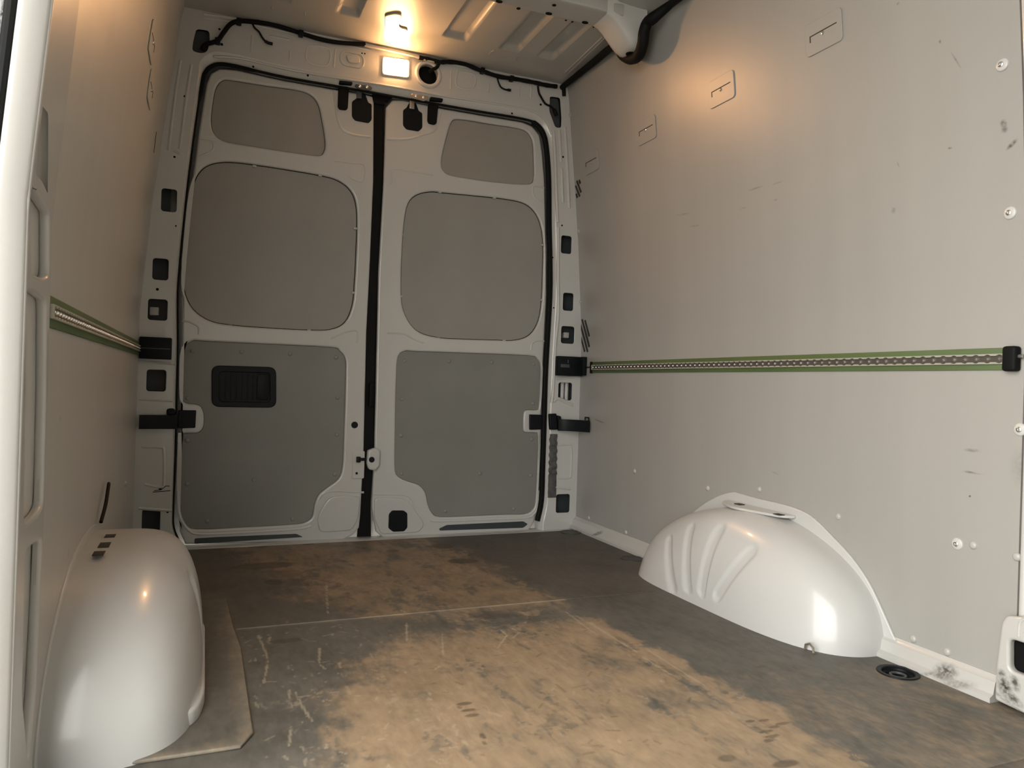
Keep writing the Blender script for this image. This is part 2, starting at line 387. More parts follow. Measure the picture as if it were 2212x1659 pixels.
def floor_material():
    M = mat('worn_plywood', (.1, .1, .1), .55, spec=.35); nt = M.node_tree; b = nt.nodes['Principled BSDF']
    at = nt.nodes.new('ShaderNodeVertexColor'); at.layer_name = 'wear_shade'
    sp = nt.nodes.new('ShaderNodeSeparateColor'); nt.links.new(at.outputs[0], sp.inputs[0])
    tc = nt.nodes.new('ShaderNodeTexCoord')
    def noise(sc, det, stretch):
        mp = nt.nodes.new('ShaderNodeMapping'); mp.inputs['Scale'].default_value = stretch; nt.links.new(tc.outputs['Object'], mp.inputs[0])
        n = nt.nodes.new('ShaderNodeTexNoise'); n.inputs['Scale'].default_value = sc; n.inputs['Detail'].default_value = det; nt.links.new(mp.outputs[0], n.inputs[0]); return n.outputs[0]
    def ramp(fac, a, b_, pos=(.3, .7)):
        r = nt.nodes.new('ShaderNodeValToRGB'); r.color_ramp.elements[0].color = (*a, 1); r.color_ramp.elements[1].color = (*b_, 1)
        r.color_ramp.elements[0].position = pos[0]; r.color_ramp.elements[1].position = pos[1]; nt.links.new(fac, r.inputs[0]); return r.outputs[0]
    def mix(f, a, b_):
        x = nt.nodes.new('ShaderNodeMix'); x.data_type = 'RGBA'; nt.links.new(f, x.inputs[0]); nt.links.new(a, x.inputs[6])
        if isinstance(b_, tuple): x.inputs[7].default_value = (*b_, 1)
        else: nt.links.new(b_, x.inputs[7])
        return x.outputs[2]
    fine = noise(55, 6, (1, .45, 1)); grain = noise(160, 4, (1, .12, 1)); big = noise(5, 4, (1, 1, 1))
    grey = mix(grain, ramp(fine, (.066, .065, .056), (.132, .127, .11)), ramp(big, (.064, .064, .056), (.145, .138, .12)))
    brown = mix(grain, ramp(fine, (.215, .155, .098), (.37, .275, .175)), ramp(big, (.22, .165, .105), (.36, .265, .17)))
    sp2 = noise(95, 5, (1, .55, 1)); sp3 = noise(24, 6, (1, .6, 1))
    a1 = nt.nodes.new('ShaderNodeMath'); a1.operation = 'MULTIPLY_ADD'; nt.links.new(sp2, a1.inputs[0]); a1.inputs[1].default_value = .55; nt.links.new(sp.outputs[0], a1.inputs[2])
    a2 = nt.nodes.new('ShaderNodeMath'); a2.operation = 'MULTIPLY_ADD'; nt.links.new(sp3, a2.inputs[0]); a2.inputs[1].default_value = .75; nt.links.new(a1.outputs[0], a2.inputs[2])
    rm = nt.nodes.new('ShaderNodeMapRange'); rm.interpolation_type = 'SMOOTHSTEP'; rm.inputs[1].default_value = .72; rm.inputs[2].default_value = 1.62; nt.links.new(a2.outputs[0], rm.inputs[0])
    c = mix(rm.outputs[0], grey, brown)
    mul = nt.nodes.new('ShaderNodeMath'); mul.operation = 'MULTIPLY'; mul.inputs[1].default_value = .8; nt.links.new(sp.outputs[1], mul.inputs[0])
    c = mix(mul.outputs[0], c, (.055, .042, .03)); 
    mul = nt.nodes.new('ShaderNodeMath'); mul.operation = 'MULTIPLY'; mul.inputs[1].default_value = .75; nt.links.new(sp.outputs[2], mul.inputs[0])
    c = mix(mul.outputs[0], c, (.46, .40, .30))
    nt.links.new(c, b.inputs['Base Color'])
    bp = nt.nodes.new('ShaderNodeBump'); bp.inputs['Strength'].default_value = .25; bp.inputs['Distance'].default_value = .002
    nt.links.new(fine, bp.inputs['Height']); nt.links.new(bp.outputs[0], b.inputs['Normal'])
    return M
PLY = floor_material()
flo = empty('floor', (.66, 1.2, -.012), 'worn grey and brown plywood load floor', kind='structure')
mb = MB(); mb.box((XL-.06, -.6, -.05), (XR+.06, D+.02, -.013)); mb.build('floor_pan', DGREY, flo)
def board(name, x0, x1, y0, y1, z, step, hole=None, hole_box=None):
    nx, ny = int((x1-x0)/step)+1, int((y1-y0)/step)+1
    xs, ys = np.linspace(x0, x1, nx), np.linspace(y0, y1, ny)
    X, Y = np.meshgrid(xs, ys, indexing='ij')
    P = np.stack([X, Y, np.full_like(X, z)], -1)
    # rounded and closed rim
    P[0, :, 2] = P[-1, :, 2] = z; 
    rim = [P]
    me = grid_mesh(name, P)
    ca = me.color_attributes.new('wear_shade', 'FLOAT_COLOR', 'POINT')
    colr = floor_paint(X, Y)
    ca.data.foreach_set('color', colr.reshape(-1).astype(np.float32))
    bm = bmesh.new(); bm.from_mesh(me)
    if hole:
        (cx, cy), rr = hole
        bmesh.ops.delete(bm, geom=[f for f in bm.faces if (f.calc_center_median().x-cx)**2+(f.calc_center_median().y-cy)**2 < rr*rr], context='FACES')
    edges = [e for e in bm.edges if e.is_boundary]
    r_ = bmesh.ops.extrude_edge_only(bm, edges=edges)
    for v in r_['geom']:
        if isinstance(v, bmesh.types.BMVert): v.co.z -= .012
    bmesh.ops.recalc_face_normals(bm, faces=bm.faces)
    bm.to_mesh(me); bm.free()
    return attach(name, me, PLY, flo)
board('floor_board', XL+.001, XR-.001, SEAM+.002, 2.885, 0.0, .005)
board('floor_board', XL+.001, XR-.001, .85, SEAM-.002, 0.0, .0035, hole=HOLES[0])
board('floor_board', XL+.001, XR-.001, -.6, .848, 0.0, .03)
def arch_board():
    """thin loose board laid round the left wheel arch."""
    o = plate('floor_patch', [[(XL+.002, 1.315), (.075, 1.315), (.098, 1.36), (.096, 1.80), (.085, 1.955), (.075, 2.206), (XL+.002, 2.206)]], .007, .003, PLY, up_map(.007), flo, 2)
    me = o.data; n = len(me.vertices); co = np.zeros(n*3, np.float32); me.vertices.foreach_get('co', co); co = co.reshape(-1, 3)
    bm = bmesh.new(); bm.from_mesh(me); bmesh.ops.triangulate(bm, faces=bm.faces)
    for _ in range(4):
        long = [e for e in bm.edges if e.calc_length() > .05]
        if long: bmesh.ops.subdivide_edges(bm, edges=long, cuts=1); bmesh.ops.triangulate(bm, faces=bm.faces)
    bm.to_mesh(me); bm.free()
    ca = me.color_attributes.new('wear_shade', 'FLOAT_COLOR', 'POINT'); n = len(me.vertices)
    co = np.zeros(n*3, np.float32); me.vertices.foreach_get('co', co); co = co.reshape(-1, 3)+np.array(base_loc(flo))
    e = np.maximum(sst(.03, .0, np.abs(co[:, 0]-.09)), sst(.03, 0, np.abs(co[:, 1]-1.315)))
    wear_shade = np.stack([.10+.25*e, 0*e, .22*e, 1+0*e], -1)
    ca.data.foreach_set('color', wear_shade.reshape(-1).astype(np.float32))
    return o
arch_board()

# ------------------------------------------------------------------ side walls
def panel_sheet(name, side, y0, y1, z0, z1, material, parent=None, thick=.006, ny=24):
    zs = np.unique(np.concatenate([np.linspace(z0, z1, 50), [z for z in PZ if z0 < z < z1]])); ys = np.linspace(y0, y1, ny)
    f = wr_map if side == 'R' else wl_map
    fr, bk = f(0), f(-thick)
    P = [[fr(y, z, 0) for z in zs] for y in ys]; Q = [[bk(y, z, 0) for z in zs] for y in ys]
    loop = np.concatenate([np.array(P), np.array(Q)[:, ::-1]], 1); loop = np.concatenate([loop, loop[:, :1]], 1)
    me = grid_mesh(name, loop)
    bm = bmesh.new(); bm.from_mesh(me); bmesh.ops.remove_doubles(bm, verts=bm.verts, dist=1e-5)
    bmesh.ops.holes_fill(bm, edges=[e for e in bm.edges if e.is_boundary], sides=0)
    bmesh.ops.recalc_face_normals(bm, faces=bm.faces)
    bpy.data.meshes.remove(me); me = finish(bm, name, .6)
    return attach(name, me, material, parent)
def sk(f, px, py, ang, hl, hw, s): y, z = f(px, py); return (y, z, ang, hl, hw, s)
wr_str = [sk(WR, 1295, 910, .12, .06, .005, .6), sk(WR, 2100, 973, 0, .022, .005, .45), sk(WR, 2096, 1020, .05, .018, .003, .7), sk(WR, 2100, 1022, 0, .03, .002, .4), sk(WR, 2095, 1072, -.5, .004, .003, 1),
          sk(WR, 2168, 268, 1.2, .012, .008, .8), sk(WR, 2170, 280, .4, .009, .008, .6), sk(WR, 2186, 312, -.6, .016, .006, .85), sk(WR, 2065, 130, 1.1, .03, .0025, .5), sk(WR, 2030, 90, 1.2, .006, .004, .6),
          sk(WR, 2052, 320, .3, .006, .003, .9), sk(WR, 1940, 355, 1.2, .01, .0025, .4), sk(WR, 1930, 455, 1.5, .009, .008, .45), sk(WR, 1632, 407, 0, .04, .004, .35), sk(WR, 1680, 395, 0, .03, .003, .3),
          sk(WR, 1475, 463, .1, .05, .004, .3), sk(WR, 1500, 488, .1, .04, .004, .25), sk(WR, 1605, 450, 0, .02, .004, .3), sk(WR, 1675, 1022, .2, .02, .003, .3), sk(WR, 1940, 8, 0, .006, .004, .5),
          sk(WR, 2210, 1010, 0, .03, .05, .22), sk(WR, 1378, 138, 1.3, .012, .004, .7), sk(WR, 1371, 136, 1.3, .006, .003, .7), sk(WR, 1675, 432, 0, .012, .004, .3)]
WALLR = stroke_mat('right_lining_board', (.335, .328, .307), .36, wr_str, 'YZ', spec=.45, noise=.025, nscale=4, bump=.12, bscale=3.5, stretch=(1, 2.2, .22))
wl_str = [sk(WL, 350, 160, 1.4, .01, .003, .3), sk(WL, 275, 1080, 1.2, .05, .006, .6), sk(WL, 268, 1110, 1.2, .05, .006, .8), sk(WL, 190, 1150, .9, .01, .006, .7), sk(WL, 212, 1135, .9, .01, .004, .6),
          sk(WL, 130, 905, 0, .01, .006, .25), sk(WL, 290, 1035, 1.3, .02, .004, .5), sk(WL, 148, 1195, .8, .014, .008, .3)]
WALLL = stroke_mat('left_lining_lightened', (.44, .43, .40), .36, wl_str, 'YZ', spec=.45, noise=.025, nscale=4, bump=.12, bscale=3.5, stretch=(1, 2.2, .22))  # lightened copy of the right board, missing bounce light put into colour
wallR = empty('wall_right', (XR, 2, 0), 'grey plywood lining of the right van side', kind='structure')
PE = 1.0                                            # near edge of the right lining
panel_sheet('lining_board', 'R', PE, D-.012, .043, 1.965, WALLR, wallR)
wallL = empty('wall_left', (XL, 2.2, 0), 'shaded grey plywood lining of the left van side', kind='structure')
panel_sheet('lining_board', 'L', 1.262, D-.012, .012, 2.0, WALLL, wallL)
# outer skins (body of the van) and the bulkhead ahead
skn = MB()
for s_, x in (('R', XR+.07), ('L', XL-.09)):
    y0 = -.6 if s_ == 'R' else 1.14
    skn.box((min(x, x+.004), y0, -.1), (max(x, x+.004), D+.1, 2.1))
skn.box((XL-.09, D+.085, -.1), (XR+.07, D+.09, 2.1))
skn.box((XL-.09, -.62, 2.05), (XR+.07, D+.09, 2.06))
skn.box((XL-.085, -.6, 1.86), (XL-.03, 1.2, 2.06)); skn.box((XL-.085, -.6, -.1), (XL-.03, -.5, 2.06)); skn.box((XL-.05, -.6, -.1), (XL+.0, 1.2, -.013))
bs = skn.build('wall_outer', PAINT); tag(bs, 'white outer body skin of the van', kind='structure')

mb = MB(); mb.box((XL-.09, -.62, -.1), (XR+.07, -.6, 2.1)); tag(mb.build('wall_front', LINE), 'grey bulkhead towards the cab', kind='structure')
# rivets and screws of the linings
for (px, py) in ((1250, 500), (1253, 652), (1371, 1018), (1529, 1055), (1640, 1057), (1811, 1116), (1272, 1119), (1352, 1150), (1973, 1380), (2046, 1408), (2103, 1178), (2197, 1203), (1232, 248)):
    y, z = WR(px, py); put('rivet', RIVET, wallR, (XR-lean(z), y, z), ROT_R)
for (px, py) in ((2165, 140), (2182, 460), (2204, 928), (2068, 1175)):
    y, z = WR(px, py); wq = put('washer', WASHER, wallR, (XR-lean(z), y, z), ROT_R); sc = put('screw_head', SCREW, wq, base_loc(wq), (0, 0, 0))
for (px, py) in ((270, 1045), (228, 1085)):
    y, z = WL(px, py); put('rivet', RIVET, wallL, (XL+lean(z), y, z), ROT_L)
# lashing slots: thin plates with a slit and a screw
def slot_plate(parent, yc, zc, side, label):
    f = wr_map if side == 'R' else wl_map
    o = plate('slot_plate', [rrect(yc-.062, zc-.044, yc+.062, zc+.040, .012)], .003, .001, WALLR if side == 'R' else WALLL, f(.0036), parent, 1)
    mb = MB(); mb.box((yc-.046, zc+.004, .0), (yc+.046, zc+.0065, .0008), 0, f(.0036)); mb.box((yc+.043, zc-.010, 0), (yc+.046, zc+.005, .0008), 0, f(.0036)); mb.build('slit', SLOT, o)
    X = f(.0022)(yc, zc-.003, 0); mb = MB(); mb.lathe([(.0055, 0), (.005, .002), (.002, .003), (0, .003)], 12, lambda a, b, c: f(.0036)(yc+a, zc-.002+b, c)); mb.build('screw_head', STEEL, o)
for (px, py) in ((1780, 70), (1559, 193), (1397, 281), (1278, 350)):
    y, z = WR(px, py); slot_plate(wallR, y, z, 'R', '')
for (px, py) in ((352, 95), (369, 200)):
    y, z = WL(px, py); slot_plate(wallL, y, z, 'L', '')
def slits(parent, lst, f, mapf):
    mb = MB()
    for a, b in lst:
        a = f(*a); b = f(*b); d = np.array(b)-np.array(a); n = np.array([-d[1], d[0]]); n = n/np.linalg.norm(n)*.0035; n[0] *= 2.2
        q = [np.array(a)+n, np.array(b)+n, np.array(b)-n, np.array(a)-n]
        bm = bmesh.new(); vs_ = [bm.verts.new((*p, h)) for h in (-.001, .0006) for p in q]
        bm.faces.new(vs_[4:]); 
        for k in range(4): bm.faces.new((vs_[k], vs_[(k+1) % 4], vs_[4+(k+1) % 4], vs_[4+k]))
        mb.add(bm, mapf)
    return mb.build('vent_slits', SLOT, parent)
vz = lambda px, py: (1160+px/5.1875, 160+py/5.1875); vz2 = lambda px, py: (1160+px/5.1875, 480+py/5.1875)
slits(wallR, [(vz(472, 1187), vz(486, 1228)), (vz(446, 1195), vz(494, 1328)), (vz(433, 1250), vz(480, 1372)), (vz(440, 1340), vz(453, 1388))], WR, wr_map())
slits(wallR, [(vz2(538, 1098), vz2(586, 1280)), (vz2(505, 1088), vz2(586, 1400)), (vz2(488, 1150), vz2(568, 1455)), (vz2(492, 1290), vz2(536, 1452))], WR, wr_map())
mb = MB(); y, z = WL(334, 307); bm_pts = [WL(338, 285), WL(336, 307), WL(332, 330)]
slits(wallL, [((338, 285), (332, 330)), ((363, 262), (359, 298))], WL, wl_map())

# white sill trim along the right edge of the floor
mb = MB()
prof = [(0, 0), (-.030, .0), (-.030, .010), (-.020, .016), (-.014, .040), (-.006, .046), (-.003, .052), (0, .052)]
pts = []
for y in np.linspace(1.03, D-.03, 30): pts.append([(XR+a, y, b) for a, b in prof+[prof[0]]])
SILLM = stroke_mat('sill_paint', (.47, .465, .44), .35, [sk(WR, 2055, 1450, -.3, .035, .022, .9), sk(WR, 2085, 1475, -.3, .05, .012, .45), sk(WR, 1300, 1152, -.35, .045, .009, .95), sk(WR, 2035, 1450, -.5, .05, .006, .5)], 'YZ', coat=.4)
me = grid_mesh('baseboard_right', pts); bm = bmesh.new(); bm.from_mesh(me); bmesh.ops.remove_doubles(bm, verts=bm.verts, dist=1e-6); bmesh.ops.holes_fill(bm, edges=[e for e in bm.edges if e.is_boundary]); bmesh.ops.recalc_face_normals(bm, faces=bm.faces)
tag(link('baseboard_right', finish(bm, 'baseboard_right', .5), SILLM), 'scuffed white metal sill trim between floor and right lining', kind='structure')

# ------------------------------------------------------------------ roof
HZ = 1.955
def roof():
    xs = np.unique(np.concatenate([np.arange(XL-.05, XR+.05, .012)] + [np.array([c-w_-.016, c-w_, c+w_, c+w_+.016]) for c, w_ in RIBS])); ys = np.unique(np.concatenate([np.arange(-.6, D+.03, .06), np.arange(2.70, 2.80, .008), np.arange(2.18, 2.4, .01)]))
    X, Y = np.meshgrid(xs, ys, indexing='ij'); Z = np.full_like(X, HZ)
    for c, w_ in RIBS:
        rx = np.clip((w_+.016-np.abs(X-c))/.016, 0, 1); ry = np.clip((2.755-Y)/.03, 0, 1)
        Z += .016*np.minimum(rx, ry)
    # stamped step towards the header
    Z -= .010*np.clip((Y-2.86)/.02, 0, 1)
    return grid_mesh('ceiling', np.stack([X, Y, Z], -1))
RIBS = [(.852, .034), (1.083, .026), (1.238, .024), (.445, .026), (.20, .026), (.03, .024)]
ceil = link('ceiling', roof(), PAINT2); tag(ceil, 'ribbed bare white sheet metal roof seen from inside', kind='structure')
# low stamped outlines in the roof sheet by the header
mb = MB()
C = lambda px, py: Fl(px, py, HZ-.001)
for l in ([(588, 15), (590, 35), (600, 42), (655, 48), (658, 25)], [(1056, 120), (1062, 112), (1068, 110)], [(1058, 122), (1080, 134), (1105, 138), (1118, 122)]):
    P = [C(*q) for q in l]; mb.tube([(a, b, HZ+.001) for a, b in catmull(P, 4, False)], .003, 6)
for a, b in (((1214, 172), (1312, 78)), ((1205, 172), (1302, 80))):
    A, B = C(*a), C(*b); mb.tube([(A[0], A[1], HZ), (B[0], B[1], HZ)], .004, 6)
mb.build('stamped_line', PAINT2, ceil)
mb = MB(); mb.tube([(*Fl(x, y, HZ-.003), HZ-.003) for x, y in ((1238, -2), (1262, 12), (1285, 17), (1310, 24), (1332, 36))], [.001, .004, .003, .003, .001], 6); mb.build('roof_seam', GAP, ceil)
# cross bow with its flared foot
bow = empty('roof_bow', (.66, 2.29, 1.9), 'grey painted cross beam under the van roof with holes', 'beam')
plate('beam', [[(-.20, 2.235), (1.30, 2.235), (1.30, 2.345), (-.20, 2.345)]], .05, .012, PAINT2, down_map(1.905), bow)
mb = MB()
sec = []
for t in np.linspace(0, 1, 9):
    X = 1.235+.165*t; s_ = min(1, t/.8)**2*(3-2*min(1, t/.8)); zb = 1.904-.082*s_; y0, y1 = 2.234+.01*s_, 2.346+.022*s_; cv = .008+.018*s_
    sec.append([(X, y0, 1.96), (X, y0, zb+cv), (X, y0+cv*.5, zb+.004), (X, y0+cv*1.2, zb), (X, y1-cv*1.2, zb), (X, y1-cv*.5, zb+.004), (X, y1, zb+cv), (X, y1, 1.96)])
me = grid_mesh('gusset', sec); bm = bmesh.new(); bm.from_mesh(me); bmesh.ops.recalc_face_normals(bm, faces=bm.faces); attach('gusset', finish(bm, 'gusset', .9), PAINT, bow)
mb = MB()
for (px, py, r, z) in ((1120, 18, .007, 1.904), (1197, 11, .007, 1.904), (1222, 44, .004, 1.904), (1235, 48, .004, 1.904), (1280, 60, .0035, 1.904), (1319, 41, .007, 1.904)):
    x, y = Fl(px, py, z); y = min(max(y, 2.24), 2.34)
    MB().lathe([(0, .0), (r, 0), (r, -.0015), (0, -.0015)], 12, lambda a, b, c: (x+a, y+b, z+c)).build('hole', GAP, bow)
for (px, py) in ((1076, 6), (1182, 33), (1261, 51)):
    x, y = Fl(px, py, 1.904); y = 2.325
    MB().lathe([(0, 0), (.012, 0), (.012, -.002), (0, -.002)], 16, lambda a, b, c: (x+a, y+b*.7, 1.9045+c)).build('hole', GAP, bow)
mb = MB(); mb.lathe([(0, 0), (.016, 0), (.016, -.002), (0, -.002)], 16, lambda a, b, c: (1.372+a, 2.305+b, 1.8215+c)); mb.build('hole', GAP, bow)
# black foam strip that closes the joint of roof and right lining, looping round the beam foot
def zpt(px, py, Y):
    d = ray(px, py); t = Y/d[1]; return (t*d[0], Y, CAMH+t*d[2])
path = [zpt(1214, 189, 2.93), zpt(1250, 160, 2.78), zpt(1290, 128, 2.62), zpt(1318, 105, 2.50), zpt(1333, 104, 2.44), zpt(1345, 118, 2.39), zpt(1362, 127, 2.33), zpt(1379, 120, 2.27), zpt(1388, 95, 2.23), zpt(1391, 70, 2.215), zpt(1398, 50, 2.20), zpt(1412, 38, 2.17), zpt(1440, 16, 2.13), zpt(1468, -6, 2.06), zpt(1520, -45, 1.93), (XR-lean(1.935)-.014, 1.75, 1.937), (XR-lean(1.935)-.014, .8, 1.937), (XR-lean(1.935)-.014, -.5, 1.937)]
path = [(min(p[0], XR-lean(p[2])-.012), p[1], p[2]) for p in path]
es = MB(); P3 = catmull(path, 5, False); rr = [float(np.interp(i, [0, 12, 18, 26, 55, 62, 75], [.012, .015, .014, .020, .020, .013, .016])) for i in range(len(P3))]
es.tube(P3, rr, 12); es.tube([zpt(1217, 190, 2.93), zpt(1218, 200, 2.93), zpt(1218, 208, 2.935)], .009, 8)
tag(es.build('foam_strip', RUB), 'thick black foam strip along the roof edge of the right lining', 'seal')

# ------------------------------------------------------------------ rear frame, doors
seal_px = [(1162, 1127), (1171, 1082), (1174, 1009), (1177, 923), (1180, 821), (1184, 744), (1190, 638), (1190, 559), (1188, 479), (1187, 390), (1183, 329), (1176, 290), (1159, 267), (1129, 256), (1035, 240), (955, 226), (836, 205), (730, 186), (615, 166), (509, 142), (474, 137), (455, 142), (443, 154), (436, 176), (420, 282), (406, 390), (397, 472), (388, 563), (383, 632), (383, 700), (383, 760), (381, 836), (378, 980), (374, 1096), (375, 1140), (388, 1172)]
SEALW = [R(x, y, .012) for x, y in seal_px]
opening = catmull(SEALW, 3, False)
opening = [(opening[0][0], -.06)]+opening+[(opening[-1][0], -.06)]
rear = empty('wall_rear', (.66, D, 0), 'white painted rear frame of the van with pillars and header', kind='structure')
outer = [(XL-.01, -.08)] + [(XL-.01+lean(z)*.9, z) for z in (.8, 1.24, 1.46, 1.66, 1.89, 2.03)] + [(XR+.01-lean(z)*.9, z) for z in (2.03, 1.89, 1.66, 1.46, 1.24, .8)] + [(XR+.01, -.08)]
# frame outline = outer rim, then back along the widened opening; a rolled flange joins both
wide = []; ON = []
for i, (a, b) in enumerate(opening):
    pr = np.array(opening[max(i-2, 0)]); nx_ = np.array(opening[min(i+2, len(opening)-1)]); t = nx_-pr; t = t/(np.linalg.norm(t)+1e-9); n = np.array([t[1], -t[0]])
    if np.dot(n, np.array([a, b])-np.array([.62, min(b, 1.2)])) < 0: n = -n
    wd = .010*max(0, -n[0])+.036*max(0, n[1])+.022*max(0, n[0]); ON.append(n*wd); wide.append((a+n[0]*wd, b+n[1]*wd))
wide[0] = (wide[0][0], -.06); wide[-1] = (wide[-1][0], -.06)
frame_outline = outer + wide
def quad_px(x0, y0, x1, y1, r=.010, sk_=0):
    a = R(x0, y0, .03); b = R(x1, y1, .03); return rrect(min(a[0], b[0]), min(a[1], b[1]), max(a[0], b[0]), max(a[1], b[1]), r)
FH = [quad_px(349, 406, 381, 459), quad_px(330, 557, 363, 606), quad_px(320, 645, 361, 693), quad_px(317, 798, 358, 846), quad_px(307, 1100, 345, 1150),
      quad_px(1213, 508, 1234, 549), quad_px(1217, 632, 1238, 672), quad_px(1213, 704, 1240, 743), quad_px(1207, 826, 1235, 865), quad_px(1202, 1068, 1230, 1107)]
hL = rpoly(RP([(424, 62), (452, 66), (453, 92), (447, 112), (434, 115), (415, 110), (417, 92)], .03), .012)
hR = rpoly(RP([(1188, 208), (1210, 211), (1213, 255), (1212, 276), (1200, 275), (1187, 240)], .03), .010)
rx_, rz_ = R(925, 161, .03)
ringh = circ(rx_, rz_, .040, 32)
plate('frame_sheet', [frame_outline]+FH+[hL, hR, ringh], .004, .0015, PAINT, rear_map(.030), rear, 2)
# rolled flange between frame sheet and door gap
fl_ = []
for (a, b), n in zip(opening, ON):
    fl_.append([(a+n[0]*k, D-h, b+n[1]*k) for k, h in ((1.12, .0295), (1.0, .0305), (.9, .030), (.7, .0265), (.45, .021), (.2, .014), (.05, .008), (0, .002), (0, -.02))])
me = grid_mesh('door_flange', fl_); attach('door_flange', me, PAINT, rear)
# inner sheets seen through the cut-outs
mb = MB(); mb.box((XL-.02, D+.03, -.1), (XL+.085, D+.034, 2.0)); mb.box((XR-.10, D+.03, -.1), (XR+.03, D+.034, 2.0)); mb.box((XL, D+.03, 1.78), (XR, D+.034, 2.0))
mb.build('inner_skin', INNER, rear)
for (px, py, w_, h_) in ((333, 672, .03, .03), (1224, 724, .025, .025)):
    a = R(px, py); mb = MB(); mb.box((a[0]-w_/2, D+.0, a[1]-h_/2), (a[0]+w_/2, D+.03, a[1]+h_/2), .003); mb.build('bracket', PAINT2, rear)
a = R(1221, 846); mb = MB()
for k in (-.010, .012): mb.tube([(a[0]+k, D+.012, a[1]-.05), (a[0]+k, D+.012, a[1]+.05)], .009, 10)
mb.build('inner_tube', PAINT, rear)
# rounded edges round the cut-outs are in the sheet; stamped beads on the pillars and the header
fm = rear_map(.030); mb = MB()
z1 = lambda px, py: (380+px/4.254, py/4.254); z2 = lambda px, py: (800+px/4.254, py/4.254)
RB = lambda l: [R(x, y, .03) for x, y in l]
for l in ([(390, 130), (378, 210), (364, 325)], [(413, 140), (400, 230), (388, 322)], [(375, 325), (388, 332)], [(1196, 282), (1199, 330), (1203, 440), (1205, 480)], [(1220, 275), (1224, 330), (1230, 450)], [(1208, 280), (1212, 350)], [(1213, 364), (1216, 438)],
          [(1206, 492), (1206, 600), (1206, 680), (1200, 745), (1196, 830), (1192, 870)], [(300, 781), (378, 786)], [(300, 862), (372, 866)], [(300, 1098), (372, 1103)], [(1197, 868), (1206, 862), (1238, 876)], [(1202, 818), (1240, 814)], [(1199, 1052), (1232, 1056)]):
    bead(mb, RB(l), .009 if l[0][0] > 1190 else .0065, fm)
for l in ([(306, 965), (345, 967), (354, 975), (354, 1040), (346, 1052), (312, 1046)], [(1204, 962), (1228, 961), (1234, 968), (1233, 1025), (1225, 1033), (1205, 1033)]):
    bead(mb, RB(l), .006, fm)
for l in ([z1(700, 330), z1(690, 480)], [z1(1210, 420), z1(1205, 560), z1(1390, 600), z1(1405, 450), z1(1225, 415)], [z1(1050, 470), z1(1045, 560)], [z1(1465, 450), z1(1450, 620)], [z1(860, 330), z1(1040, 365)],
          [z2(742, 650), z2(738, 820)], [z2(800, 655), z2(795, 790), z2(940, 810), z2(960, 690), z2(810, 655)], [z2(1090, 760), z2(1085, 850)], [z2(1370, 785), z2(1365, 890)], [z2(1480, 790), z2(1475, 900)]):
    bead(mb, RB(l), .005, fm)
bead(mb, RB([(440, 30), (560, 48), (700, 78), (850, 110), (1000, 144), (1120, 165), (1214, 182)]), .006, fm)
bead(mb, RB([(440, 38), (560, 56), (700, 87), (800, 108)]), .004, fm)
bead(mb, RB([(462, 122), (520, 126), (620, 149), (730, 168), (850, 187), (960, 207), (1080, 226), (1150, 240), (1180, 262), (1192, 290)]), .005, fm)
mb.build('stamped_bead', PAINT, rear)
mb = MB()
for (px, py, r) in ((474, 63, .004), (479, 96, .005), (399, 208, .004), (377, 339, .004), (547, 144, .004), (665, 163, .004), (782, 115, .003), (788, 116, .003), (340, 625, .005), (1168, 226, .005), (1106, 245, .004), (1216, 339, .005), (1214, 487, .004), (380, 488, .003), (346, 1055, .005), (362, 1106, .004), (1194, 556, .003), (1196, 665, .003)):
    a = R(px, py, .03); MB().lathe([(0, .0006), (r, .0006), (r, -.001)], 10, lambda u, v, c: fm(a[0]+u, a[1]+v, c)).build('hole', GAP, rear)
for l in ([(333, 1060), (348, 1058), (358, 1050), (366, 1050)], [(330, 1063), (368, 1060)]):
    mb = MB(); mb.tube([fm(*R(x, y, .03), -.0012) for x, y in l], .002, 6); mb.build('scratch', GAP, rear)
# shallow pocket of the header with a rolled rim, and the round port rim
a, b = R(734, 106, .03), R(785, 146, .03)
pk = rrect(a[0]+.008, b[1], b[0]-.004, a[1]-.008, .018)
plate('header_pocket', [shrink(pk, -.008), pk], .006, .0028, PAINT, rear_map(.034), rear)
plate('header_boss', [rpoly(RP([(746, 118), (775, 120), (778, 136), (770, 138), (752, 136)], .03), .012)], .008, .0035, PAINT, rear_map(.036), rear)
mb = MB(); mb.lathe([(.040, -.02), (.040, .004), (.043, .0075), (.050, .008), (.0555, .004), (.057, 0)], 40, lambda u, v, c: fm(rx_+u, rz_+v, c)); mb.build('port_rim', PAINT, rear)
mb = MB(); mb.lathe([(0, -.03), (.045, -.03)], 24, lambda u, v, c: fm(rx_+u, rz_+v, c)); mb.build('port_back', GAP, rear)
for nm_, hh in (('corner_pocket', hL), ('corner_pocket', hR)):
    plate(nm_, [shrink(hh, -.006)], .003, .001, DGREY, rear_map(.004), rear, 1)

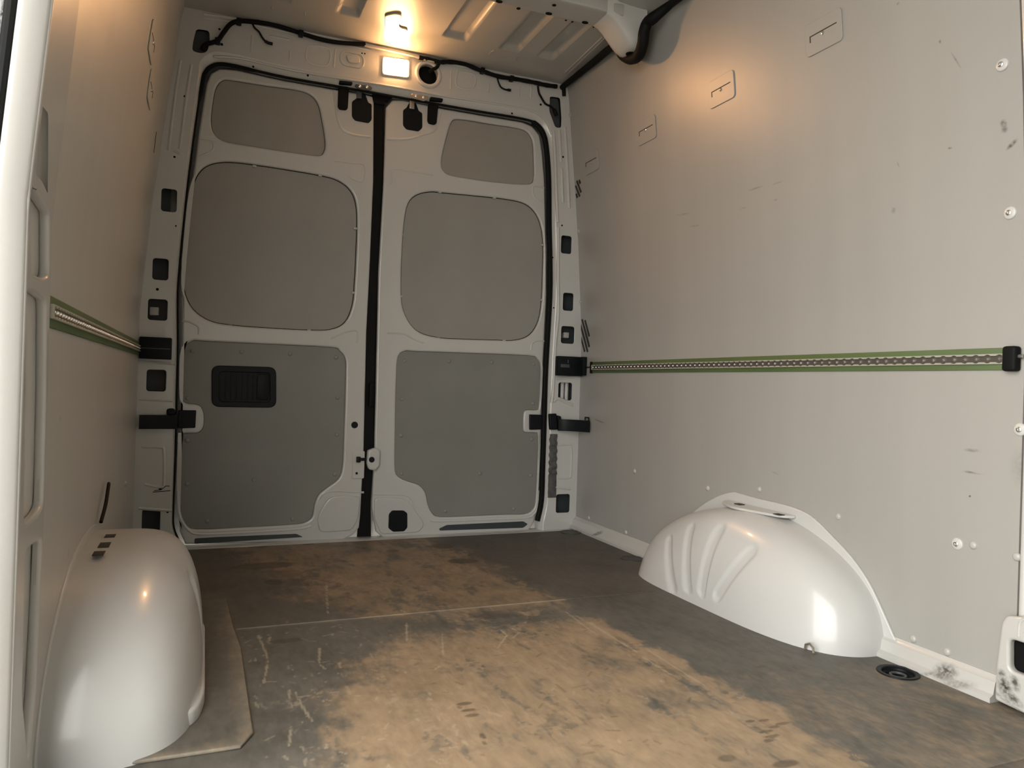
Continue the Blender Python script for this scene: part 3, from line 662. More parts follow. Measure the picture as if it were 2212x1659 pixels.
# black weatherstrip round the doors and down the middle
ws = MB(); P = catmull(SEALW, 4, False)
def seal_r(x, z): return .0032 if x < .0 and z < 1.66 else (.012 if x > 1.28 else (.0075 if x < .12 else .005))
cen = np.array([.62, .9]); pts = []; rs = []
for (a, b) in P:
    v = np.array([a, b])-cen; r = seal_r(a, b); v = v/np.linalg.norm(v)*(r*.5); pts.append((a-v[0], D-.013, b-v[1])); rs.append(r)
ws.tube(pts, rs, 10)
ws.build('weatherstrip', RUB, rear)
gap = plate('centre_seal', [RP([(808, 208), (832, 212), (829, 400), (820, 600), (814, 760), (809, 980), (803, 1090), (804, 1162), (774, 1164), (780, 1100), (786, 980), (792, 720), (800, 560), (807, 390)])], .02, .004, RUB, rear_map(-.018), None)
tag(gap, 'wide black rubber seal down the gap between the two rear doors', 'seal')
plate('seal_head', [RP([(805, 198), (850, 208), (838, 220), (833, 216), (832, 226), (808, 222)])], .012, .003, RUB, rear_map(-.004), gap)
mb = MB(); q = R(803, 860, .0); mb.box((q[0]-.012, D-.012, q[1]-.035), (q[0]+.008, D+.012, q[1]+.06), .004); mb.build('seal_lip', RUB, gap)

LW = [(479, 349), (524, 351), (600, 362), (689, 377), (731, 389), (758, 411), (770, 442), (772, 490), (770, 550), (767, 606), (762, 659), (745, 697), (713, 712), (665, 713), (585, 709), (506, 703), (453, 693), (416, 667), (398, 628), (397, 580), (400, 535), (404, 490), (412, 421), (424, 381), (445, 358)]
RW = [(929, 413), (966, 416), (1030, 422), (1093, 429), (1135, 439), (1159, 461), (1171, 492), (1175, 532), (1174, 590), (1172, 644), (1165, 691), (1146, 723), (1114, 735), (1072, 735), (1010, 733), (952, 730), (907, 718), (881, 691), (868, 651), (867, 585), (869, 545), (871, 506), (879, 447), (897, 422)]
LU = [(483, 172), (512, 174), (575, 184), (639, 193), (667, 202), (686, 221), (695, 254), (703, 306), (700, 327), (688, 336), (639, 330), (575, 320), (512, 310), (481, 303), (462, 287), (456, 259), (461, 212), (468, 186)]
RU = [(986, 257), (1012, 259), (1060, 267), (1106, 274), (1134, 281), (1148, 296), (1153, 317), (1154, 350), (1154, 381), (1143, 397), (1072, 393), (1020, 386), (974, 378), (958, 368), (954, 354), (957, 329), (969, 282), (976, 263)]
LLo = [(416, 736), (442, 737), (578, 743), (714, 750), (734, 758), (746, 775), (747, 813), (743, 951), (740, 1009), (731, 1035), (708, 1053), (688, 1070), (679, 1093), (675, 1116), (659, 1129), (627, 1134), (520, 1140), (425, 1144), (402, 1134), (387, 1111), (386, 1067), (389, 951), (391, 940), (402, 936), (425, 936), (436, 928), (440, 917), (440, 894), (433, 878), (419, 873), (402, 871), (393, 859), (392, 807), (396, 755)]
RLo = [(876, 758), (899, 759), (1020, 763), (1142, 768), (1161, 775), (1169, 792), (1168, 836), (1165, 879), (1159, 886), (1139, 886), (1132, 894), (1131, 925), (1136, 934), (1156, 935), (1164, 943), (1162, 1009), (1158, 1082), (1151, 1102), (1133, 1111), (1093, 1112), (1020, 1115), (951, 1117), (934, 1108), (925, 1090), (919, 1064), (905, 1048), (884, 1041), (864, 1032), (854, 1015), (854, 951), (855, 880), (857, 807), (861, 769)]
def smooth_out(l, n=4): return catmull(RP(l), n, True)
doorL_out = [(388, 1148), (385, 1100), (388, 980), (391, 836), (393, 760), (393, 700), (393, 632), (398, 563), (407, 472), (416, 390), (430, 282), (446, 180), (456, 158), (474, 148), (509, 150), (615, 174), (730, 194), (790, 204), (805, 208), (808, 222), (807, 390), (800, 560), (792, 720), (786, 980), (779, 1110), (776, 1140), (762, 1156), (740, 1168), (400, 1176)]
doorR_out = [(834, 232), (848, 216), (870, 216), (955, 234), (1035, 248), (1128, 263), (1150, 272), (1166, 292), (1172, 329), (1177, 390), (1179, 479), (1181, 559), (1181, 638), (1176, 744), (1172, 821), (1170, 923), (1167, 1009), (1164, 1082), (1154, 1128), (1140, 1150), (830, 1164), (812, 1148), (803, 1096), (809, 980), (814, 760), (818, 585), (829, 390)]
PANB = [mat('door_upper_panel', (.29, .272, .245), .45, spec=.3, noise=.06, nscale=4), mat('door_window_panel', (.285, .275, .255), .45, spec=.3, noise=.06, nscale=4), mat('door_panel', (.21, .208, .19), .45, spec=.3, noise=.06, nscale=4)]
def door(name, out, upper, window, lower, label):
    d = empty(name, (R(*out[0])[0], D, 0), label, kind='structure')
    hs = [smooth_out(upper), smooth_out(window), catmull(RP(lower), 3, True)]
    plate('door_skin', [RP(out)]+hs, .018, .0075, PAINT, rear_map(0), d, 4)
    for nm, h, dep, g, m_ in (('upper_panel', hs[0], .010, .0012, PANB[0]), ('window_panel', hs[1], .011, .0022, PANB[1]), ('lower_panel', hs[2], .008, .0006, PANB[2])):
        p = plate(nm, [shrink(h, g)], .004, .0012, m_, rear_map(-dep), d, 2)
        if nm == 'lower_panel': low = p
        if nm == 'window_panel': win = p
        plate('panel_backing', [shrink(h, -.006)], .002, 0, GAP, rear_map(-dep-.006), d, 0)
    return d, low, win, hs
d1, low1, win1, hs1 = door('door_1', doorL_out, LU, LW, LLo, 'left rear door in white paint with grey infill panels')
d2, low2, win2, hs2 = door('door_2', doorR_out, RU, RW, RLo, 'right rear door in white paint with grey infill panels')
za = lambda px, py: (280+px/3.456, 720+py/3.456); zb = lambda px, py: (760+px/3.456, 720+py/3.456)
for low, zz, lst in ((low1, za, [(468, 130), (838, 138), (1200, 152), (1545, 180), (435, 485), (1555, 480), (430, 800), (1550, 758), (430, 1125), (930, 1097), (1535, 1055), (580, 1405), (1218, 1388)]),
                     (low2, zb, [(398, 205), (730, 208), (1050, 215), (1362, 230), (378, 490), (1358, 525), (370, 765), (1350, 793), (375, 1048), (962, 1048), (1342, 1063), (703, 1328), (1215, 1312)])):
    for q in lst:
        a = R(*zz(*q)); put('rivet', RIVETD, low, (a[0], D+.008, a[1]), ROT_REAR)
for win, lst in ((win1, [(550, 358), (692, 378), (768, 493), (764, 632), (497, 704), (668, 714), (409, 435), (396, 580)]), (win2, [(951, 414), (1069, 427), (1173, 529), (1172, 648), (947, 731), (1090, 736), (868, 506), (866, 640)])):
    for (px, py) in lst:
        a = R(px, py); mb = MB(); mb.box((a[0]-.007, D+.002, a[1]-.0045), (a[0]+.007, D+.0115, a[1]+.0045), .0015); mb.build('clip', PAINT2, win)
# stamped lines of the door skins
dm = rear_map(0)
for d, lst in ((d1, [[(432, 302), (455, 306), (461, 310), (458, 325), (431, 338)], [(722, 347), (760, 352), (787, 357), (786, 390), (768, 389), (752, 380)], [(393, 694), (408, 695), (428, 706), (429, 723)], [(715, 731), (735, 722), (752, 716), (772, 716), (771, 742)], [(690, 1078), (700, 1066), (725, 1061), (786, 1064)]]),
               (d2, [[(846, 397), (848, 367), (880, 369), (935, 378)], [(1176, 406), (1152, 403), (1154, 424), (1174, 438)], [(836, 720), (870, 721), (895, 733), (915, 741)], [(1147, 757), (1149, 743), (1158, 737), (1176, 737)], [(806, 1068), (870, 1069), (890, 1080), (896, 1100)]])):
    mb = MB()
    for l in lst: bead(mb, RP(l), .0045, dm)
    mb.build('stamped_line', PAINT, d)
for d, l in ((d1, [(697, 1092), (712, 1073), (740, 1070), (779, 1072), (774, 1120), (760, 1146), (690, 1150), (684, 1120)]), (d2, [(808, 1074), (866, 1075), (886, 1086), (902, 1110), (918, 1132), (905, 1150), (822, 1154), (808, 1120)])):
    plate('corner_pressing', [rpoly(RP(l), .02)], .014, .006, PAINT, rear_map(.006), d)
for d, l in ((d1, [(722, 196), (728, 250), (738, 276), (760, 290), (800, 296)]), (d2, [(836, 300), (880, 300), (915, 290), (940, 280), (952, 240)])):
    mb = MB(); bead(mb, RP(l), .006, dm); mb.build('pressed_ridge', PAINT, d)
# latch cut-outs, striker pieces and buffers at the tops of the doors
zl = lambda px, py: (680+px/7.373, 160+py/7.373)
for d, oct_, bar, body, brk in ((d1, [(650, 400), (690, 370), (700, 310), (800, 310), (850, 460), (905, 480), (905, 730), (860, 785), (640, 745), (590, 680), (590, 440)], [(372, 145), (580, 170), (578, 212), (374, 195)], [(375, 195), (540, 215), (520, 560), (490, 580), (390, 570), (362, 530)], [(640, 165), (900, 195), (915, 230), (870, 272), (700, 250), (630, 205)]),
                                (d2, [(1460, 540), (1500, 460), (1610, 465), (1655, 595), (1710, 620), (1710, 860), (1650, 915), (1460, 885), (1405, 820), (1405, 575)], [(1810, 400), (2010, 430), (2005, 478), (1805, 455)], [(1800, 480), (1960, 500), (1930, 790), (1900, 815), (1810, 795), (1788, 750)], [(1535, 315), (1800, 360), (1795, 410), (1740, 440), (1540, 390)])):
    plate('latch_hole_dark', [rpoly(RP([zl(*q) for q in oct_]), .006, 2)], .004, .001, BLK, rear_map(.003), d, 1)  # black plate painted in for the dark of the latch hole
    o = plate('rubber_buffer', [rpoly(RP([zl(*q) for q in body]), .006, 3)], .016, .004, RUB, rear_map(.012), d, 2)
    plate('buffer_bar', [rpoly(RP([zl(*q) for q in bar]), .004, 2)], .02, .003, RUB, rear_map(.032), o, 2)
    o = plate('latch_bracket', [rpoly(RP([zl(*q) for q in brk], .03), .005, 2)], .006, .002, BRASS if d is d2 else DGREY, rear_map(.036), d, 1)
    for u in (.28, .72):
        A, B = R(*zl(*brk[0]), .03), R(*zl(*brk[1]), .03); x, z = A[0]*(1-u)+B[0]*u, A[1]*(1-u)+B[1]*u-.008
        mb = MB(); mb.lathe([(.0055, 0), (.0055, .003), (.003, .0042), (0, .0042)], 8, lambda s_, t_, c: rear_map(.036)(x+s_, z+t_, c)); mb.build('bolt', STEEL, o)
    A, B = RP([zl(*oct_[2])])[0], RP([zl(*oct_[3])])[0] if d is d1 else RP([zl(*oct_[2])])[0]
    mb = MB(); q0 = R(*zl(*(715, 260) if d is d1 else (1560, 400)), .02); q1 = R(*zl(*(750, 400) if d is d1 else (1560, 560)), .01)
    mb.box((q0[0]-.010, D-.014, q1[1]), (q0[0]+.010, D-.008, q0[1]), .002); mb.build('latch_tongue', BRASS if d is d2 else DGREY, d)
# inside handle pocket, plugs, striker on the left door
hp = plate('handle_pocket', [rpoly(RP([(457, 789), (597, 793), (597, 881), (457, 879)]), .030, 6), rpoly(RP([(474, 803), (583, 806), (583, 869), (474, 867)]), .012, 4)], .010, .003, BLK, rear_map(-.002), d1)
plate('pocket_back', [rpoly(RP([(470, 800), (586, 803), (586, 872), (470, 870)]), .012, 4)], .003, .001, BLK, rear_map(-.0075), hp, 1)
mb = MB()
for px in (488, 500, 512, 524, 536, 548): A, B = R(px, 808), R(px, 864); mb.box((A[0]-.0012, D+.004, B[1]), (A[0]+.0012, D+.008, A[1]), .0008)
A, B = R(556, 808), R(580, 864); mb.box((A[0], D+.001, B[1]), (B[0], D+.008, A[1]), .003)
mb.build('pull_grip', BLK, hp)
mb = MB(); A = R(766, 918); mb.lathe([(.0135, 0), (.013, .001), (.010, .0012), (0, .0008)], 20, lambda u, v, c: dm(A[0]+u, A[1]+v, c)); mb.build('hole_plug', BLK, d1)
st = plate('striker_plate', [rrect(R(760, 1034)[0], R(760, 1034)[1], R(788, 974)[0], R(788, 974)[1], .006)], .005, .002, PAINT, rear_map(.004), d1)
mb = MB(); A, B = R(769, 986), R(790, 998); mb.box((A[0], D-.018, B[1]), (A[0]+.016, D-.003, A[1]), .002); mb.box((A[0]+.014, D-.014, B[1]+.006), (B[0], D-.005, A[1]-.005), .002); mb.build('striker_pin', BLK, st)
mb = MB(); A = R(770, 1022); mb.lathe([(.005, 0), (.005, .001), (0, .001)], 12, lambda u, v, c: rear_map(.004)(A[0]+u, A[1]+v, c)); mb.build('hole_plug', BLK, st)
lt = plate('latch_housing', [rpoly(RP([(792, 972), (808, 966), (819, 972), (818, 1005), (808, 1016), (794, 1013), (790, 1000)]), .008)], .03, .008, PAINT, rear_map(.026), d2)
mb = MB(); A = R(803, 993, .026); mb.lathe([(.0115, 0), (.0115, .001), (0, .0008)], 16, lambda u, v, c: rear_map(.026)(A[0]+u, A[1]+v, c)); mb.build('hole_plug', BLK, lt)
plate('drain_cover', [rpoly(RP([(846, 1102), (871, 1102), (879, 1108), (879, 1139), (872, 1147), (848, 1148), (838, 1140), (839, 1110)]), .005, 2)], .006, .002, BLK, rear_map(.009), d2)
# lower ledge with its dark slot, rear step lip
mb = MB(); mb.box((XL+.02, D-.05, -.03), (XR-.02, D+.03, -.004), .006); tag(mb.build('trim_1', PAINT), 'white painted door sill behind the rear edge of the floor', kind='structure')
for d, l in ((d1, [(420, 1163), (470, 1160), (640, 1153), (655, 1160), (420, 1175)]), (d2, [(948, 1142), (965, 1134), (1130, 1126), (1140, 1132), (1130, 1140), (950, 1146)])):
    plate('ledge_slot', [rpoly(RP(l), .006, 3)], .003, .001, INNER, rear_map(.002), d, 1)
mb = MB(); bead(mb, RP([(384, 1060), (385, 1096), (392, 1124), (408, 1145), (432, 1154), (520, 1151), (640, 1143), (672, 1136)]), .006, dm); mb.build('ledge_rim', PAINT, d1)
mb = MB(); bead(mb, RP([(930, 1124), (955, 1126), (1060, 1122), (1134, 1119), (1152, 1112), (1162, 1095), (1167, 1060)]), .006, dm); mb.build('ledge_rim', PAINT, d2)

# door check straps across the hinges
def strap(name, label, plate_px, arm, buckle, knob, loop=None):
    a = R(*plate_px[0]); s = empty(name, (a[0], D-.02, a[1]), label, 'strap', 'door check straps')
    plate('hinge_plate', [rpoly(RP(plate_px), .003, 2)], .012, .003, BLK, rear_map(.014), s, 2)
    mb = MB()
    n = 8
    P = []
    for i in range(n+1):
        t = i/n; x = arm[0][0]+(arm[1][0]-arm[0][0])*t; y = arm[0][1]+(arm[1][1]-arm[0][1])*(t**1.6); P.append((x, y))
    zt, zb_ = arm[2]
    sec = []
    for (x, y) in P: sec.append([(x, y, zt), (x, y-.006, zt), (x, y-.008, (zt+zb_)/2), (x, y-.006, zb_), (x, y, zb_), (x, y, zt)])
    me = grid_mesh('strap_band', sec); bm = bmesh.new(); bm.from_mesh(me); bmesh.ops.remove_doubles(bm, verts=bm.verts, dist=1e-6); bmesh.ops.holes_fill(bm, edges=[e for e in bm.edges if e.is_boundary]); bmesh.ops.recalc_face_normals(bm, faces=bm.faces)
    attach('strap_band', finish(bm, 'strap_band', .7), BLK, s)
    for b in buckle:
        plate('buckle', [rpoly(RP(b, .04), .004, 2)], .016, .004, BLK, rear_map(.052), s, 2)
    if knob: plate('knob', [rpoly(RP(knob, .04), .005, 3)], .02, .005, BLK, rear_map(.056), s, 2)
    if loop:
        mb = MB(); (y, z) = loop
        for k in (0, 1):
            pass
        mb.tube([(XR-.014, y-.012, z), (XR-.014, y-.012, z+.012), (XR-.014, y+.02, z+.012), (XR-.014, y+.02, z)], .003, 8); mb.build('end_loop', BLK, s)
    return s
zt = R(1210, 905, .04)[1]; zbm = R(1210, 930, .04)[1]
strap('check_strap', 'black check strap with buckle on the right pillar, ending on the right lining', [(1142, 895), (1178, 896), (1178, 927), (1142, 928)], [(R(1205, 915, .05)[0], D-.05), (XR-.012, 2.815), (zt, zbm)], [[(1184, 894), (1200, 893), (1202, 928), (1186, 928)], [(1202, 897), (1210, 899), (1210, 928), (1203, 928)]], None, (2.83, zt))
zt = R(340, 896, .04)[1]; zbm = R(340, 926, .04)[1]
strap('check_strap', 'black check strap on the left pillar beside the left lining', [(385, 886), (424, 886), (422, 924), (384, 925)], [(R(381, 915, .05)[0], D-.05), (XL+.012, 2.90), (zt, zbm)], [[(362, 893), (384, 893), (384, 926), (362, 926)]], [(360, 884), (366, 882), (376, 882), (380, 890), (378, 896), (360, 896)])

# ------------------------------------------------------------------ load rails
def rail(name, side, y0, y1, label):
    f = wr_map if side == 'R' else wl_map; z0, z1 = .687, .734
    r = empty(name, (f()(y0, .71, 0)), label, 'rail', 'load rails on the linings')
    mb = MB(); mb.box((y0, z0, 0), (y1, z1, .004), .001, f(0)); mb.build('green_strip', GREEN, r)
    # perforated track: a slot scalloped by round holes
    pitch = .0255; n = int((y1-y0-.03)/pitch); ya = y0+(y1-y0-n*pitch)/2; zc = .7105; rr, hs_ = .0092, .0064
    top = []; bot = []
    a0 = math.asin(hs_/rr)
    for k in range(n+1):
        c = ya+k*pitch
        for j in range(6):
            an = math.pi-a0-(math.pi-2*a0)*j/5; top.append((c+rr*math.cos(an), zc+rr*math.sin(an)))
    slot = top+[(a, 2*zc-b) for a, b in reversed(top)]
    plate('track', [[(y0+.0005, zc-.0108), (y1-.004, zc-.0108), (y1-.004, zc+.0108), (y0+.0005, zc+.0108)], slot], .005, .0006, ALU, f(.0095), r, 1)
    mb = MB(); mb.box((y0+.005, zc-.0105, 0), (y1-.005, zc+.0105, .0015), 0, f(.004)); mb.build('track_bed', ALUD, r)
    mb = MB()
    for k in range(n+1):
        mb.lathe([(.0042, 0), (.0038, .0022), (.002, .0042), (0, .0045)], 10, lambda a, b, c, kk=k: f(.0055)(ya+kk*pitch+a, zc+b, c))
    o = mb.build('glint_domes', STEEL, r); o['kind'] = 'stuff'  # steel domes added in the holes for the bright glints
    return r, f
r1, f1 = rail('load_rail', 'R', 1.028, 2.825, 'green rail with a steel lashing track along the right lining')
mb = MB(); mb.box((1.005, .684, 0), (1.034, .736, .022), .006, f1(0), 3); mb.build('end_cap', RUB, r1)
mb = MB(); mb.tube([f1()(1.008, .715, .010), f1()(.997, .715, .010)], .004, 8); mb.build('end_pin', STEEL, r1)
mb = MB(); mb.box((2.818, .685, 0), (2.828, .735, .012), .002, f1(0)); mb.build('end_cap', RUB, r1)
r2, f2 = rail('load_rail', 'L', 1.270, 2.94, 'green rail with a steel lashing track along the left lining')
# black boxes at the rear ends of the rails
bx = empty('end_box', (1.5, 2.9, .71), 'black plastic box at the rear end of the right rail, over the pillar', 'box', 'black rail end boxes')
mb = MB(); x0 = R(1203, 790, .05)[0]; mb.box((x0, D-.062, .672), (XR-.004, D-.028, .757), .003); mb.box((XR-.022, 2.872, .676), (XR-.001, D-.03, .757), .003); mb.build('cover', BLK, bx)
mb = MB(); mb.box((x0+.012, D-.0635, .708), (x0+.055, D-.0625, .722), .0004); mb.box((x0+.045, D-.064, .728), (x0+.05, D-.062, .742), .0005); mb.build('ribs', DGREY, bx)
mb = MB(); mb.tube([(XR-.008, 2.875, .712), (XR-.008, 2.826, .712)], .0022, 6); mb.build('cord', RUB, bx)
bx = empty('end_box', (-.17, 2.93, .71), 'black plastic box at the rear end of the left rail, over the pillar', 'box', 'black rail end boxes')
a, b = R(304, 727, .05), R(370, 777, .05); mb = MB(); mb.box((XL+.004, D-.062, b[1]), (b[0], D-.028, a[1]), .003); mb.build('cover', BLK, bx)
mb = MB(); mb.box((XL+.01, D-.0635, .711), (b[0]-.004, D-.0625, .714), .0004); mb.build('ribs', DGREY, bx)

# crinkled tape on the right pillar
tp = [zb(*q) for q in [(1475, 760), (1505, 752), (1532, 757), (1534, 900), (1530, 1030), (1526, 1050), (1525, 1225), (1462, 1225), (1464, 1100), (1468, 1040), (1470, 900)]]
T = RP(tp, .033); zs = np.linspace(max(b for a, b in T), min(b for a, b in T), 60); pts = []
rng = np.random.default_rng(5); cr = rng.random((60, 9)); 
for i, z in enumerate(zs):
    xs_ = [np.interp(z, [R(*zb(1462, 1225), .033)[1], R(*zb(1475, 760), .033)[1]], [R(*zb(1462, 1225), .033)[0], R(*zb(1475, 760), .033)[0]]), np.interp(z, [R(*zb(1525, 1225), .033)[1], R(*zb(1532, 757), .033)[1]], [R(*zb(1525, 1225), .033)[0], R(*zb(1532, 757), .033)[0]])]
    k = 1 if i < 38 else .15; w0 = .002*math.sin(i*.9)*k
    pts.append([(xs_[0]+(xs_[1]-xs_[0])*u+w0, D-.0335-.004*k*cr[i, j]-.002*math.sin(u*math.pi), z) for j, u in enumerate(np.linspace(0, 1, 9))])
me = grid_mesh('silver_tape', pts); bm = bmesh.new(); bm.from_mesh(me); bmesh.ops.solidify(bm, geom=bm.faces, thickness=.0012); bmesh.ops.recalc_face_normals(bm, faces=bm.faces)
tag(link('duct_tape', finish(bm, 'duct_tape', .9), TAPE), 'strip of crinkled silver tape on the right rear pillar below the strap', 'tape')

# ------------------------------------------------------------------ header lamp
qa = [R(828, 126, .03), R(881, 133, .03), R(880, 168, .03), R(827, 161, .03)]
lc = np.mean(np.array(qa), 0)
lamp = empty('interior_lamp', (lc[0], D-.03, lc[1]), 'lit rectangular interior lamp glowing on the rear header', 'lamp')
plate('housing', [rpoly([tuple(np.array(q)+(np.array(q)-lc)*.12) for q in qa], .012)], .012, .004, HOUS, rear_map(.0405), lamp)
plate('lens', [rpoly(qa, .010)], .010, .003, LENS, rear_map(.0455), lamp)
al = bpy.data.lights.new('lamp_light', 'AREA'); al.shape = 'RECTANGLE'; al.size = .10; al.size_y = .07; al.energy = 7.0; al.color = (1, .50, .20); al.spread = math.radians(125)
ao = bpy.data.objects.new('lamp_light', al); COL.objects.link(ao); ao.parent = lamp; ao.location = (0, -.018, 0); ao.rotation_euler = (math.radians(-58), 0, 0)
# roof patch above the lamp, the lamp's reflected glow put into its colour
pad = rpoly([Fl(x, y, HZ-.004) for x, y in ((831, 34), (852, 29), (868, 32), (862, 55), (866, 60), (880, 63), (881, 72), (870, 76), (838, 70), (831, 62))], .012)
tag(plate('roof_glow_patch', [pad], .006, .0025, GLOWC, down_map(HZ-.006)), 'raised roof patch with the yellow glow of the lit lamp put into its colour', 'pad')

# wiring along the header
def P3(l, off): return [(*(lambda a: (a[0], D-off, a[1]))(R(x, y, off)),) for x, y in l]
wh = empty('wiring_loom', (.66, D-.05, 1.85), 'black wiring loom sagging along the header from corner to corner', 'cable')
mb = MB(); P = catmull(P3([(446, 95), (469, 88), (483, 70), (497, 53), (514, 46), (544, 47), (591, 54), (650, 72), (693, 85), (733, 92), (789, 96)], .045), 5, False)
mb.tube(P, [.008]*(len(P)), 10); mb.build('loom', RUB, wh)
mb = MB(); P = catmull(P3([(785, 96), (822, 104), (860, 112), (894, 120), (920, 128), (945, 134)], .045), 5, False); mb.tube(P, .007, 10); mb.build('loom', PAINT2, wh)
mb = MB(); P = catmull(P3([(905, 124), (925, 128), (950, 134), (970, 134), (1000, 137), (1035, 151), (1077, 165), (1115, 171), (1153, 178), (1180, 184), (1203, 187)], .045), 5, False); mb.tube(P, [.0085+.0006*math.sin(i*1.7) for i in range(len(P))], 10); mb.build('loom', RUB, wh)
mb = MB(); mb.tube(catmull(P3([(949, 134), (944, 145), (935, 150), (927, 155)], .04), 5, False), .007, 8); mb.build('branch', RUB, wh)
for l, tip in (([(545, 50), (550, 60), (559, 68), (566, 80), (573, 89)], [(573, 89), (580, 93), (589, 95)]), ([(1074, 167), (1077, 178), (1082, 188), (1090, 193), (1097, 194)], [(1097, 194), (1103, 195)])):
    mb = MB(); mb.tube(catmull(P3(l, .04), 4, False), .0035, 8); o = mb.build('branch', RUB, wh)
    mb = MB(); q = P3(tip, .04); mb.tube(q, [.006]*len(q), 8); mb.build('plug', BLK, o)
mb = MB(); mb.tube(catmull(P3([(1162, 186), (1164, 200), (1169, 210), (1178, 224), (1190, 230), (1197, 238), (1202, 250)], .04), 4, False), [.0045]*20+[.009]*5, 8); mb.build('branch', RUB, wh)
mb = MB(); mb.tube(catmull(P3([(447, 95), (440, 100), (437, 108)], .035), 4, False), .009, 8); mb.build('branch', RUB, wh)
for (px, py) in ((516, 47), (650, 73), (1042, 153), (1105, 170), (470, 89)):
    q = P3([(px, py)], .045)[0]; mb = MB(); mb.box((q[0]-.009, q[1]-.011, q[2]-.011), (q[0]+.009, q[1]+.013, q[2]+.011), .003); mb.build('cable_clip', BLK, wh)

# ------------------------------------------------------------------ wheel arches
def arch(name, side, yc, A, AF, H, W, mA, E1, E2, label, flutes):
    f = (lambda w_, y, z: (XR-.001-w_, y, z)) if side == 'R' else (lambda w_, y, z: (XL+.001+w_, y, z))
    r = empty(name, f(0, yc, 0), label, 'wheel arch', 'white wheel arches')
    nu, nv = 150, 70; P = np.zeros((nu, nv, 3))
    for i in range(nu):
        th = math.pi*i/(nu-1); cy_, cz_ = math.cos(th), math.sin(th)
        for j in range(nv):
            ph = math.pi/2*j/(nv-1)
            dy, dz, dw = cy_*math.cos(ph)*A, cz_*math.cos(ph)*H, math.sin(ph)*W
            k = float(sst(-.15, .35, cy_)); zf = (1-cz_*math.cos(ph))**2; AA = A+(AF-A)*k
            eyn = E1+(E2-E1)*zf; eyf = (1.7+3.6*zf**2.5) if side == 'R' else 2.7; ey = eyn+(eyf-eyn)*k; ez = 2.2; ew = mA+1.0*k
            lo, hi = 0, 3
            for _ in range(26):
                t = (lo+hi)/2
                if (abs(dy)*t/AA)**ey+(dz*t/H)**ez+(dw*t/W)**ew < 1: lo = t
                else: hi = t
            P[i, j] = (dw*lo, yc+dy*lo, max(dz*lo, 0))
    # square the far end of the inner foot a little, and press the flutes
    Wd = P[..., 0].copy(); Yd = P[..., 1].copy(); Zd = P[..., 2].copy()
    for (a, b, rad, dep) in flutes:
        dd = segd(Yd, Zd, a, b); msk = sst(.45*W, .8*W, Wd)
        k = sst(rad, rad*.45, dd)*msk
        P[..., 0] -= k*dep
    Q = np.stack([XR-.001-P[..., 0] if side == 'R' else XL+.001+P[..., 0], P[..., 1], P[..., 2]], -1)
    # last column collapses to one point at the inner pole: fine
    me = grid_mesh('dome', Q); bm = bmesh.new(); bm.from_mesh(me); bmesh.ops.remove_doubles(bm, verts=bm.verts, dist=1e-5); bmesh.ops.recalc_face_normals(bm, faces=bm.faces)
    attach('dome', finish(bm, 'dome', 1.2), ARCHP, r)
    return r, f
def P_in(px, py): 
    d = ray(px, py); t = 1.355/d[0]; return (t*d[1], CAMH+t*d[2])
fl = []
for a, b in (((1432, 1170), (1460, 1270)), ((1474, 1145), (1492, 1268)), ((1532, 1148), (1522, 1275)), ((1602, 1195), (1556, 1285))):
    fl.append((P_in(*a), P_in(*b), .022, .006))
arR, fa = arch('wheel_arch', 'R', 1.735, .428, .47, .282, .200, 3.0, 1.75, 3.0, 'white wheel arch with pressed flutes at the foot of the right lining', fl)
# flange on the lining
def half(A, H, yc, n=48, e=2.1, flat=None):
    out = []
    for k in range(n+1):
        th = math.pi*k/n; c, s_ = math.cos(th), math.sin(th)
        t = (abs(c)**e+s_**e)**(-1/e); out.append((yc+A*c*t, H*s_*t))
    return out
RF = [WR(*q) for q in ((1945, 1392), (1933, 1372), (1910, 1320), (1880, 1258), (1842, 1203), (1800, 1158), (1765, 1123), (1740, 1106), (1700, 1091), (1640, 1077), (1597, 1065), (1585, 1063), (1560, 1069), (1530, 1084), (1505, 1102))]
RF = [(1.268, 0)]+catmull(RF, 3, False)+[(2.13, .165), (2.185, .08), (2.20, 0)]
plate('flange', [RF], .008, .003, ARCHP, wr_map(.007), arR)
def shelf(par, f, y0, y1, z, w0, w1, slots, lab):
    for (y, wv, l) in slots:
        mb = MB(); q0 = f(wv-.010, y-l, z); q1 = f(wv+.010, y+l, z+.002); mb.box([min(a, b) for a, b in zip(q0, q1)], [max(a, b) for a, b in zip(q0, q1)], .0008); mb.build('slot', SLOT, par)
# flat mounting pad at the top with two slots
def toppad(par, side, z, ylo, yhi, wmax):
    sg = -1 if side == 'R' else 1; x0 = XR if side == 'R' else XL
    o = [(x0, ylo), (x0+sg*wmax*.55, ylo+.02), (x0+sg*wmax, (ylo*.4+yhi*.6)), (x0+sg*wmax*.6, yhi-.02), (x0, yhi)]
    return plate('top_pad', [rpoly(o, .03, 5)], .008, .0035, ARCHP, up_map(z), par)
toppad(arR, 'R', .2845, 1.60, 1.90, .088)
shelf(arR, fa, 0, 0, .2845, 0, 0, [(1.81, .035, .013), (1.632, .045, .013)], '')
mb = MB(); q = (1.356, 1.361)
x, y = Fl(1750, 1408); mb.tube([(x-.003, y-.014, .002), (x-.003, y-.012, .014), (x-.002, y, .020), (x-.003, y+.012, .014), (x-.003, y+.014, .002)], .0028, 8); mb.build('tie_loop', BRASS, arR)
mb = MB()
for (px, py, r) in ((1663, 1201, .004), (1685, 1226, .005), (1706, 1225, .0035), (1743, 1271, .003), (1500, 1139, .004), (1416, 1256, .006)):
    pass
flL = [((2.03, .16), (1.95, .05), .03, .010), ((1.93, .20), (1.90, .06), .03, .010), ((1.74, .17), (1.72, .05), .035, .010)]
